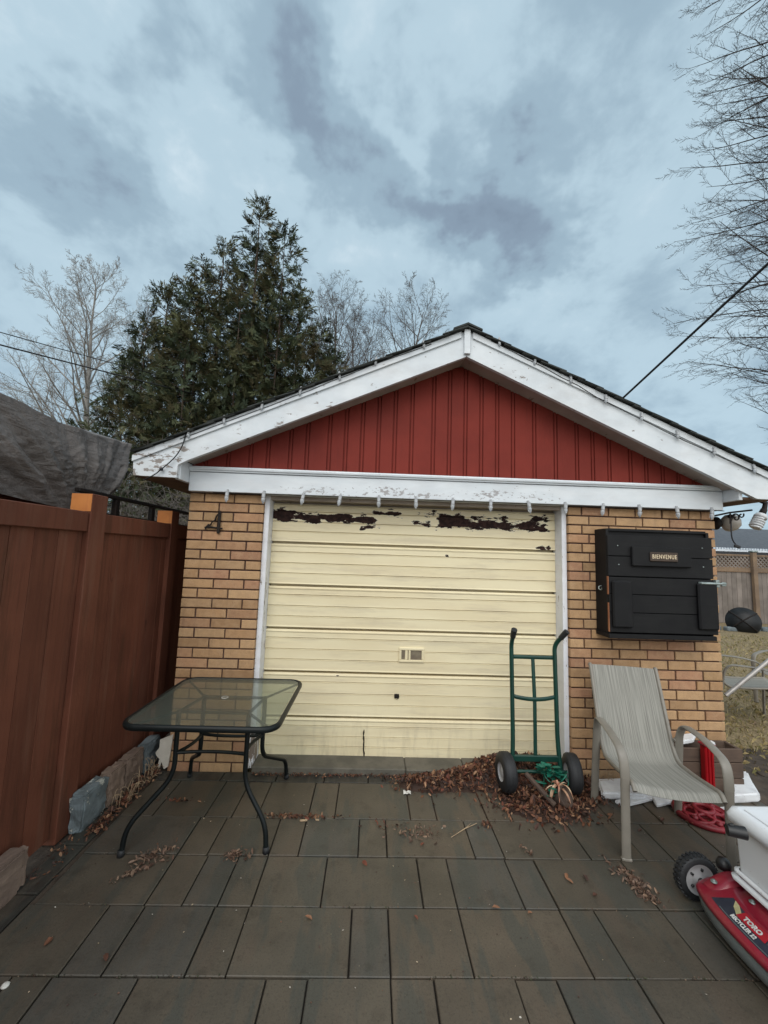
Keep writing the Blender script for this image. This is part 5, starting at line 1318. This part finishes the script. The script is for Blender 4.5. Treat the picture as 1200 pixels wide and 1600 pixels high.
# decal on the sloping nose: dark band, gold flashes, red plate, lettering
def nose_pt(t, s, lift):        # t along nose (-1 far .. 1 near), s 0..1 up the sloping face
    off = 0.0+0.085*s; z = 0.140+0.038*s
    p = Vector((front_x(t)+off, YC-t*(HWD-off), z)); e_ = Vector((front_x(t+0.02)+off, YC-(t+0.02)*(HWD-off), z))
    a = (e_-p).normalized(); b = Vector((0.085, 0, 0.038)).normalized(); nn = b.cross(a); nn = nn if nn.z > 0 else -nn
    return p+nn.normalized()*lift
def patch(t0, t1, s0, s1, lift, skew=0.0, taper=0.0):
    m_ = MB()
    m_.grid(lambda a, b: nose_pt(t0+(t1-t0)*(a if not taper else a)+skew*b, s0+(s1-s0)*(b*(1-taper*a)+taper*a*0.5), lift), 14, 3, smooth=False); return m_
dk = patch(-0.62, 0.66, 0.16, 0.92, 0.0012)
dec = part('decal', dk, decal_dark, mw, fixn=True)
for (pts) in ([(-0.55, 0.92), (-0.44, 0.92), (-0.20, 0.62), (-0.26, 0.50), (-0.44, 0.70)], [(0.22, 0.62), (0.36, 0.66), (0.42, 0.40), (0.30, 0.36)], [(0.38, 0.20), (0.66, 0.80), (0.78, 0.80), (0.78, 0.16)]):
    gd = MB(); gd.add([nose_pt(t, s, 0.0024) for t, s in pts], [tuple(range(len(pts)))])
    part('flash', gd, decal_gold, dec, fixn=True)
rd = patch(-0.29, 0.20, 0.52, 0.92, 0.0030); part('name_plate', rd, decal_red, dec, fixn=True)
def nose_text(body, size, tc, sc, lift, xs, bold):
    p = nose_pt(tc, sc, lift); a = (nose_pt(tc+0.05, sc, lift)-p).normalized(); b = (nose_pt(tc, sc+0.05, lift)-p).normalized(); n_ = a.cross(b)
    M4 = Matrix(((a.x, b.x, n_.x, p.x), (a.y, b.y, n_.y, p.y), (a.z, b.z, n_.z, p.z), (0, 0, 0, 1)))
    m_ = MB(); m_.text(body, size, M4, 0.0006, bold, xs=xs); return m_
part('lettering', nose_text('TORO', 0.0255, -0.05, 0.70, 0.0040, 1.02, 0.0012), decal_white, dec)
part('lettering', nose_text('RECYCLER 22', 0.0215, -0.10, 0.38, 0.0032, 0.82, 0.0009), decal_white, dec)
ln = patch(-0.46, 0.34, 0.20, 0.225, 0.0026); part('decal_line', ln, mower_grey, dec, fixn=True)
# the white bin, upside down on the deck
bn_ = thing('plastic_bin', (1.85, 1.66, 0.226), 'white lidded plastic bin sitting on the red mower deck', 'bin')
BZ0, BZ1 = 0.228, 0.540
def rring(x0, x1, y0, y1, r, z): return [Vector((a, b, z)) for a, b in rrect(x0, x1, y0, y1, r, 4)]
bx0, bx1, by0, by1 = 1.655, 2.08, 1.37, 1.885
m = MB(); loft(m, [rring(bx0+.012, bx1-.012, by0+.012, by1-.012, .02, BZ0), rring(bx0+0.004, bx1-.004, by0+.004, by1-.004, .022, BZ1-0.078)]); part('body', m, bin_m, bn_, fixn=True)
m = MB(); loft(m, [rring(bx0-0.012, bx1+.012, by0-.012, by1+.012, .025, BZ0), rring(bx0-0.014, bx1+.014, by0-.014, by1+.014, .025, BZ0+0.012), rring(bx0+.004, bx1-.004, by0+.004, by1-.004, .022, BZ0+0.018)])
loft(m, [rring(bx0-0.006, bx1+.006, by0-.006, by1+.006, .025, BZ0+.032), rring(bx0-0.006, bx1+.006, by0-.006, by1+.006, .025, BZ0+0.04), rring(bx0+.006, bx1-.006, by0+.006, by1-.006, .022, BZ0+0.043)])
for y_ in (by0+0.10, by0+0.30): m.bx((bx0-0.004, y_, BZ0+0.045), (bx0+0.012, y_+0.014, BZ1-0.078), 0.003)
part('rim', m, bin_m, bn_, fixn=True)
m = MB(); loft(m, [rring(bx0-.004, bx1+.004, by0-.004, by1+.004, .025, BZ1-0.078), rring(bx0-0.016, bx1+.016, by0-.016, by1+.016, .028, BZ1-0.073), rring(bx0-0.018, bx1+.018, by0-.018, by1+.018, .028, BZ1-0.048), rring(bx0-0.006, bx1+.006, by0-.006, by1+.006, .028, BZ1-0.02), rring(bx0+0.01, bx1-.01, by0+.01, by1-.01, .026, BZ1-.015)], captop=True)
m.bx((bx0+0.03, by1-0.27, BZ1-0.016), (bx1-0.03, by1-0.035, BZ1-0.008), 0.003); m.bx((bx0+0.03, by0+0.03, BZ1-0.016), (bx1-0.03, by1-0.285, BZ1-0.008), 0.003)
part('lid', m, bin_m, bn_, fixn=True)
m = MB(); m.bx((bx0-0.003, 1.56, BZ0+0.07), (bx0+0.01, 1.66, BZ0+0.10), 0.003); part('hand_slot', m, black_plastic, bn_)
kn = MB(); kc = G(1152, 1299, 0.50); kn.tube([kc+Vector((-0.035, 0.01, 0.0)), kc+Vector((0.025, -0.012, 0.0))], [0.022, 0.024], 14); kn.box(kc+Vector((-0.02, 0.004, 0.017)), (0.022, 0.014, 0.02), None, 0.003)
solo('black_cap', kn, black_plastic, 'black plastic knob on the corner of the white bin', 'knob')
m = MB(); m.lathe([(0, 0), (0.028, 0.0), (0.03, 0.02), (0.02, 0.04), (0, 0.045)], (1.70, 1.99, 0.19), None, 14); part('oil_cap', m, black_plastic, mw)

# ================================================================ BEHIND: LAWN CURB, NEIGHBOUR FENCE, HOUSE, FIRE BOWL
cu = MB()
for i in range(16): cu.box((8.2+0.5*i, 10.15+0.08*sin(i*2.3), 0.01), (0.47, 0.16, 0.11), Matrix.Rotation(rnd(-.08, .08), 3, 'Z'), 0.02)
solo('stone_edging', cu, grey_block, 'low row of rough grey edging stones across the far end of the lawn', 'edging')
nf = thing('lattice_fence', (10.5, 11.3, 0), 'grey weathered board fence with lattice top beyond the lawn', 'fence')
NYF = 11.4
def nfx(px, py=900): return PY(px, py, NYF).x
zt = 1.93; random.seed(8)
m = MB(); x = 8.6
while x < 26:
    m.bx((x+.002, NYF-0.01, -0.03), (x+0.146, NYF+0.012, 1.42), 0.004, tuple(Vector((1, 1, 1))*rnd(0.75, 1.15))); x += 0.15
part('board_panel', m, grey_fence, nf)
m = MB(); m.bx((8.6, NYF-0.055, 1.43), (26, NYF-0.012, 1.55), 0.004); m.bx((8.6, NYF-0.05, zt-0.05), (26, NYF-0.0, zt), 0.004); part('rail', m, tan_fence, nf)
m = MB(); x = 8.4
while x < 26:
    m.box((x, NYF-0.02, 1.715), (0.035, 0.008, 0.50), Matrix.Rotation(radians(45), 3, 'Y')); m.box((x, NYF-0.029, 1.715), (0.035, 0.008, 0.50), Matrix.Rotation(radians(-45), 3, 'Y')); x += 0.115
part('lattice', m, grey_fence, nf)
for px in (1077, 1174, 1290):
    x = nfx(px); m = MB(); m.bx((x-0.06, NYF-0.15, -0.03), (x+0.06, NYF-0.056, 2.0), 0.006); po = part('post', m, tan_fence, nf); m = MB(); m.bx((x-0.085, NYF-0.175, 2.001), (x+0.085, NYF-0.03, 2.05), 0.01); part('post_cap', m, zinc_m, po)
nh = thing('neighbour_house', (14.5, 17, 0), 'low house with grey shingle roof and white eave trim beyond the far fence', 'house')
m = MB(); m.bx((8.0, 14.6, -0.03), (24, 22, 2.05)); part('wall', m, wallbrick_m, nh)
m = MB(); m.prism([(7.4, 14.0, 2.16), (7.4, 18.4, 3.35), (7.4, 22.8, 2.16), (7.4, 22.8, 2.06), (7.4, 18.4, 3.24), (7.4, 14.0, 2.06)], (17.2, 0, 0)); part('roof', m, nroof_m, nh)
m = MB()
for i in range(170):
    x = 7.4+0.1*i; m.box((x, 13.985, 2.205+0.0), (0.06, 0.05, 0.05), None, 0.012)
m.bx((7.4, 13.93, 2.10), (24.6, 13.99, 2.175)); part('eave_trim', m, metal_white, nh)
m = MB(); m.bx((7.4, 13.94, 1.92), (24.6, 14.02, 2.095)); part('gutter', m, gutter_m, nh)
m = MB(); m.bx((13.0, 16.6, 2.9), (13.5, 17.0, 3.02), 0.02); part('roof_vent', m, metal_white, nh)
fb = thing('fire_bowl', (9.2, 10.0, 0), 'black round fire bowl tipped on its side in front of the lattice fence', 'fire bowl')
ctr = PY(1161, 971, 10.0); Rb = Matrix.Rotation(radians(-42), 3, 'Z') @ Matrix.Rotation(radians(-103), 3, 'X')
Rb = Rb*0.70; m = MB(); m.lathe([(0.0, -0.22), (0.20, -0.20), (0.36, -0.13), (0.455, -0.02), (0.475, 0.0), (0.50, 0.005), (0.50, 0.02), (0.47, 0.02), (0.35, -0.10), (0.2, -0.17), (0, -0.19)], ctr, Rb, 40); part('bowl', m, bowl_m, fb)
m = MB()
for a in (0.7, -0.7, 2.44, -2.44):
    d_ = Vector((cos(a), sin(a), 0)); m.tube([ctr+Rb @ (d_*r_+Vector((0, 0, z_))) for r_, z_ in ((0.01, -0.245), (0.2, -0.225), (0.37, -0.15), (0.50, -0.02))], 0.013, 6)
part('leg', m, iron_m, fb)

# dormant grass blades near the patio edge
random.seed(17)
gm = MB()
for _ in range(9000):
    t = random.random()**1.5; y = 2.9+6.5*t; x = rnd(2.72, 4.6+y*0.75)
    if y < D+GL and x < XR+0.03: continue
    if y < 3.2 and x < 3.3: continue
    h = rnd(0.02, 0.055); a = rnd(0, 6.28); l_ = rnd(0.01, 0.05); w_ = 0.0025*(1+t*2)
    p = Vector((x, y, -0.036)); d_ = Vector((cos(a), sin(a), 0)); s_ = Vector((-sin(a), cos(a), 0))*w_
    gm.add([p-s_, p+s_, p+d_*l_*0.6+Vector((0, 0, h))+s_*0.6, p+d_*l_*1.3+Vector((0, 0, h*0.9))], [(0, 1, 2, 3)], random.choice([(1, 1, 1), (0.8, 0.78, 0.7), (1.15, 1.1, 1.0), (0.55, 0.6, 0.45)]))
solo('dry_grass', gm, straw_m, 'short straw-coloured grass over the lawn beside the garage', 'grass', kind='stuff')
ol = MB()
for _ in range(500):
    y = rnd(3.3, 9.8); x = rnd(2.8, 4+y*0.75); L = rnd(0.025, 0.06)
    leaf(ol, Vector((x, y, -0.02)), L, L*0.6, rotm(0.3), random.choice([(0.24, 0.15, 0.09), (0.36, 0.26, 0.17), (0.14, 0.08, 0.05)]))
solo('lawn_leaves', ol, leaf_m, 'pale dead leaves scattered over the brown lawn', 'leaves', kind='stuff')

# ================================================================ CABLES
def cable(name, p0, p1, r, sag, label):
    p0, p1 = Vector(p0), Vector(p1); m = MB(); m.tube([p0+(p1-p0)*(i/16)+Vector((0, 0, -sag*4*(i/16)*(1-i/16))) for i in range(17)], r, 6)
    return solo(name, m, wire_m, label, 'cable')
e1 = PY(970, 625, 4.6); e2 = PY(1200, 412, 3.0)
cable('service_cable', e1+Vector((0, 0, -0.0)), e1+(e2-e1)*3.2, 0.0125, 0.0, 'thick black service cable rising from the right roof slope')
a, b = PY(-30, 522, 6.0), PY(330, 622, 9.6); a = a-(b-a)*2.0
cable('overhead_wire', a, b, 0.013, 0.10, 'lower, thicker overhead wire passing before the left bare tree')
a, b = PY(-30, 500, 6.0), PY(300, 600, 10.0); a = a-(b-a)*2.0
cable('overhead_wire', a, b, 0.008, 0.12, 'upper, thinner overhead wire passing before the left bare tree')

# ================================================================ TREES
def wob(d, amt): return (d+Vector((random.gauss(0, amt), random.gauss(0, amt), random.gauss(0, amt)))).normalized()
spec_min = 0.0042
def limb(mb, p, d, L, r, lvl, spec, nseg=None):
    """recursive bare branch; spec[lvl] = (children, length ratio, angle, upward pull, wobble)"""
    n = nseg or (7 if lvl == 0 else (5 if lvl == 1 else 4)); pts = [p.copy()]; rs = [r]
    ch, ratio, ang, upp, wb_ = spec[min(lvl, len(spec)-1)]
    dd = d.copy()
    for i in range(n):
        dd = (wob(dd, wb_)+Vector((0, 0, upp))).normalized(); pts.append(pts[-1]+dd*(L/n)); rs.append(r*(1-(i+1)/n*0.86))
    mb.tube(pts, rs, 6 if lvl == 0 else (4 if lvl == 1 else 3), cap=False)
    if lvl >= len(spec)-1: return
    for k in range(ch):
        t = (spec_start(lvl)+(1-spec_start(lvl))*(k+rnd(0, 0.9))/ch); t = min(t, 0.99)
        i = min(int(t*n), n-1); f_ = t*n-i; q_ = pts[i]*(1-f_)+pts[i+1]*f_; base_d = (pts[i+1]-pts[i]).normalized()
        side = base_d.orthogonal().normalized(); side.rotate(Matrix.Rotation(rnd(0, 2*pi), 3, base_d))
        an = ang*rnd(0.75, 1.25); nd = (base_d*cos(an)+side*sin(an)).normalized()
        limb(mb, q_, nd, L*ratio*(1.15-0.75*t)*rnd(0.8, 1.15), max(rs[i]*0.55, spec_min), lvl+1, spec)
def spec_start(l): return 0.28 if l == 0 else 0.2
def bare_tree(base, h, r, spec, label, mat_t, mat_c, seed, trunk_lean=(0, 0)):
    random.seed(seed); t = thing('bare_tree', base, label, 'tree', 'leafless trees around the garden')
    tm, cm = MB(), MB(); n = 12; pts = []; rs = []
    p = Vector(base); d = Vector((trunk_lean[0], trunk_lean[1], 1)).normalized()
    for i in range(n+1):
        pts.append(p.copy()); rs.append(max(r*(1-i/n)**0.8, 0.012)); d = (wob(d, 0.025)+Vector((0, 0, 0.05))).normalized(); p = p+d*(h/n)
    tm.tube(pts, rs, 10)
    nl = spec['limbs']
    for k in range(nl):
        tq = spec['from']+(0.985-spec['from'])*(k+rnd(0, .8))/nl; i = min(int(tq*n), n-1); f_ = tq*n-i; q_ = pts[i]*(1-f_)+pts[i+1]*f_
        a = k*2.4+rnd(-.4, .4); an = spec['ang']*rnd(0.8, 1.2)*(1-0.35*tq); nd = Vector((cos(a)*sin(an), sin(a)*sin(an), cos(an)))
        limb(cm, q_, nd, h*spec['len']*(1.12-0.85*tq)*rnd(0.85, 1.15), max(rs[i]*0.45, 0.012), 0, spec['br'])
    part('trunk', tm, mat_t, t); part('crown', cm, mat_c, t); return t
sp1 = dict(limbs=36, len=0.42, ang=radians(48), br=[(11, 0.42, radians(42), 0.05, 0.07), (8, 0.5, radians(42), 0.03, 0.10), (6, 0.5, radians(42), 0.0, 0.1), (0, 0, 0, 0.0, 0.1)])
sp1['from'] = 0.22
bt = PY(150, 700, 14.0)
bare_tree((bt.x-0.05, 14.0, -0.03), 11.3, 0.15, sp1, 'pale bare birch-like tree at the far left behind the tarpaulin', pale_bark, pale_bark, 41, (-0.055, 0))
sp2 = dict(limbs=26, len=0.32, ang=radians(40), br=[(8, 0.45, radians(40), 0.06, 0.07), (6, 0.5, radians(40), 0.03, 0.1), (4, 0.5, radians(40), 0, 0.1), (0, 0, 0, 0, 0.1)]); sp2['from'] = 0.35
b2 = PY(210, 600, 15.5); bare_tree((b2.x, 15.5, -0.03), 11.6, 0.10, sp2, 'slim bare tree between the pale birch and the evergreen', twig_bark, twig_bark, 52)
sp3 = dict(limbs=34, len=0.46, ang=radians(50), br=[(9, 0.45, radians(42), 0.07, 0.07), (7, 0.5, radians(42), 0.04, 0.1), (5, 0.5, radians(42), 0, 0.1), (0, 0, 0, 0, 0.1)]); sp3['from'] = 0.35
sp4 = dict(limbs=34, len=0.50, ang=radians(62), br=sp3['br']); sp4['from'] = 0.30
b3 = PY(522, 560, 15.0); bare_tree((b3.x, 15.0, -0.03), 11.8, 0.15, sp3, 'bare tree nearest the evergreen above the left roof slope', twig_bark, twig_bark, 63)
b4 = PY(605, 560, 14.0); bare_tree((b4.x, 14.0, -0.03), 10.4, 0.15, sp4, 'bare spreading tree above the roof nearest the ridge', twig_bark, twig_bark, 77, (0.02, 0))
b5 = PY(562, 560, 15.5); bare_tree((b5.x, 15.5, -0.03), 10.8, 0.13, sp4, 'bare tree in the middle of the three above the left roof slope', twig_bark, twig_bark, 91)

# big bare tree whose budded branches reach in from the right
random.seed(88)
t = thing('bare_tree', (13.45, 9.6, -0.03), 'large dark bare tree reaching in from the right picture edge', 'tree', 'leafless trees around the garden')
tm, cm = MB(), MB()
tpts = [Vector((13.45, 9.6, -0.03)), Vector((13.4, 9.6, 3)), Vector((13.35, 9.55, 6.5)), Vector((13.25, 9.5, 10)), Vector((13.15, 9.5, 15)), Vector((12.9, 9.5, 21.5))]
tm.tube(tpts, [0.30, 0.25, 0.20, 0.15, 0.10, 0.03], 10)
spr = [(10, 0.42, radians(34), 0.015, 0.05), (11, 0.36, radians(36), 0.01, 0.09), (9, 0.17, radians(55), 0.03, 0.15), (0, 0, 0, 0, 0.1)]
for k in range(50):
    z = 4.4+16.4*k/50+rnd(-.2, .2); i = next((i for i in range(5) if tpts[i+1].z > z), 4); f_ = (z-tpts[i].z)/(tpts[i+1].z-tpts[i].z); q_ = tpts[i]*(1-f_)+tpts[i+1]*f_
    a = pi+rnd(-0.75, 0.75); el = rnd(0.05, 0.5) if z < 9 else rnd(-0.35, 0.35); nd = Vector((cos(a)*cos(el), sin(a)*cos(el), sin(el)))
    reach = (4.9-0.28*abs(z-8.6)) if z < 12.0 else 4.6-0.12*(z-12)
    limb(cm, q_, nd, max(reach, 2.2)*rnd(0.8, 1.1), 0.035, 0, spr, 8)
for k in range(30):
    z = 4.6+11*k/30; a = rnd(-1.8, 1.8); nd = Vector((cos(a)*0.9, sin(a)*0.9, 0.4)); limb(cm, Vector((12.5, 9.55, z)), nd, 4.0, 0.05, 1, spr, 6)
part('trunk', tm, twig_bark, t); part('crown', cm, dark_twig, t)

# evergreen: several leaders clothed in drooping sprays
random.seed(101)
t = thing('evergreen_tree', (-3.4, 10, -0.03), 'tall dark green cedar with several leaders behind the garage', 'tree')
tm = MB()
def at_px(px, py, Y): p = PY(px, py, Y); return p
leaders = [(408, 309, 10.0, 0.0), (447, 345, 9.6, 0.0), (352, 372, 10.3, 0.0), (318, 400, 9.7, 0), (266, 432, 10.4, 0), (470, 440, 9.6, 0), (232, 488, 10.0, 0), (500, 500, 10.2, 0), (300, 440, 9.3, 0), (380, 420, 9.3, 0), (430, 430, 10.4, 0), (522, 545, 9.9, 0), (196, 560, 10.1, 0), (345, 470, 9.6, 0), (410, 380, 10.5, 0), (285, 500, 10.6, 0), (455, 500, 10.5, 0)]
rng = np.random.default_rng(5)
fcols = np.array([(0.050, 0.062, 0.034), (0.072, 0.080, 0.040), (0.040, 0.054, 0.034), (0.088, 0.088, 0.044), (0.092, 0.080, 0.044), (0.058, 0.070, 0.038)])
SP_c, SP_d, SP_s, SP_t = [], [], [], []
for li, (lx, ly, Y, _) in enumerate(leaders):
    tip = np.array(PY(lx, ly, Y)); tip[2] -= 0.22; basez = 0.5
    H_ = tip[2]-basez
    trunkpts = [Vector((tip[0]*0.55+0.45*(-3.6 if li else tip[0]), tip[1]*0.6+4.0, 0.0)), Vector((tip[0]*0.9+0.1*(-3.6), tip[1], 3.0)), Vector((tip[0], tip[1], 3.0+(tip[2]-3)*0.6)), Vector(tip)]
    tm.tube(trunkpts, [0.13, 0.09, 0.04, 0.006] if li in (0, 2, 4) else [0.04, 0.03, 0.018, 0.004], 7, cap=False)
    main = li in (0,)
    nb = int(H_*19)
    for k in range(nb):
        f = (k+rng.uniform(0, 1))/nb                       # 0 at tip
        z = tip[2]-f*H_*0.97
        rad = (0.10+1.90*f**0.88)*(1.0 if li < 8 else 0.8)
        if f > 0.75: rad *= 1-0.5*(f-0.75)
        a = rng.uniform(0, 2*pi); rb = rad*rng.uniform(0.78, 1.06)
        d = np.array([cos(a), sin(a), rng.uniform(0.05, 0.55)]); d /= np.linalg.norm(d)
        p0 = np.array([tip[0], tip[1], z]); L = rb
        if rng.random() < 0.5: tm.tube([Vector(p0), Vector(p0+d*L*0.55), Vector(p0+d*L*0.95+np.array([0, 0, 0.06*L]))], [0.011, 0.007, 0.003], 3, cap=False)
        tint = fcols[rng.integers(0, len(fcols))]*rng.uniform(0.8, 1.25)
        ns = max(5, int(4+rb*9))
        for s_ in range(ns):
            q_ = rng.uniform(0.25, 1.0)**0.7
            c = p0+d*L*q_+rng.normal(0, 0.05+0.07*rb, 3)
            dirv = d*0.7+rng.normal(0, 0.45, 3)+np.array([0, 0, 0.35 if rng.random() < 0.6 else -0.35])
            SP_c.append(c); SP_d.append(dirv); SP_s.append(rng.uniform(0.17, 0.32)); SP_t.append(tint)
# every spray is a flat fan of scale-leaf fingers, drooping at the tips
C_ = np.array(SP_c); O_ = np.array(SP_d); O_ /= np.linalg.norm(O_, axis=1, keepdims=True); Z_ = np.array(SP_s)[:, None]; T_ = np.array(SP_t)
side = np.cross(O_, np.array([0, 0, 1.0])); side /= np.linalg.norm(side, axis=1, keepdims=True)+1e-6; nrm = np.cross(side, O_)
roll = rng.uniform(-1.2, 1.2, (len(C_), 1)); side = side*np.cos(roll)+nrm*np.sin(roll); nrm = np.cross(side, O_)
quads, cols = [], []
for i in range(24):
    s_ = rng.uniform(0.05, 1.0, (len(C_), 1)); a = rng.choice([-1, 1], (len(C_), 1))*rng.uniform(0.25, 0.85, (len(C_), 1))
    d = O_*np.cos(a)+side*np.sin(a); b0 = C_+O_*Z_*s_*0.8; L = Z_*rng.uniform(0.26, 0.50, (len(C_), 1)); w_ = Z_*rng.uniform(0.022, 0.042, (len(C_), 1))
    pr = np.cross(d, nrm); mid = b0+d*L*0.55; tip = b0+d*L-np.array([0, 0, 0.10])*L
    quads.append(np.stack([b0, mid+pr*w_, tip, mid-pr*w_], 1)); cols.append(T_*rng.uniform(0.7, 1.25, (len(C_), 1)))
Vq = np.concatenate(quads).reshape(-1, 3).astype(np.float32); Cq = np.concatenate(cols); nq = len(Cq)
me = bpy.data.meshes.new('crown'); me.vertices.add(nq*4); me.vertices.foreach_set('co', Vq.ravel()); me.loops.add(nq*4); me.polygons.add(nq)
me.loops.foreach_set('vertex_index', np.arange(nq*4, dtype=np.int32)); me.polygons.foreach_set('loop_start', np.arange(0, nq*4, 4, dtype=np.int32)); me.update(calc_edges=True)
a_ = me.attributes.new('col', 'FLOAT_COLOR', 'FACE'); arr = np.ones((nq, 4), np.float32); arr[:, :3] = Cq; a_.data.foreach_set('color', arr.ravel()); me.materials.append(fol_m)
print('cedar quads', nq)
o = bpy.data.objects.new('crown', me); COL.objects.link(o); o.parent = t; o.matrix_parent_inverse = Matrix.Translation(-Vector(t.location))
part('trunk', tm, cedar_bark, t)
# tangled bare shrub seen under the left eave
random.seed(66)
sh = MB()
for k in range(70):
    b0 = Vector((rnd(-4.2, -1.9), rnd(5.2, 6.6), rnd(0, 1.4))); limb(sh, b0, Vector((rnd(-.5, .5), rnd(-.3, .3), 1)).normalized(), rnd(1.2, 2.2), 0.010, 1, [(0, 0, 0, 0, 0), (7, 0.5, radians(50), -0.03, 0.22), (5, 0.5, radians(50), -0.05, 0.25), (0, 0, 0, 0, 0.2)], 6)
solo('tangled_shrub', sh, twig_bark, 'tangle of bare grey vines under the left eave behind the railing', 'shrub')
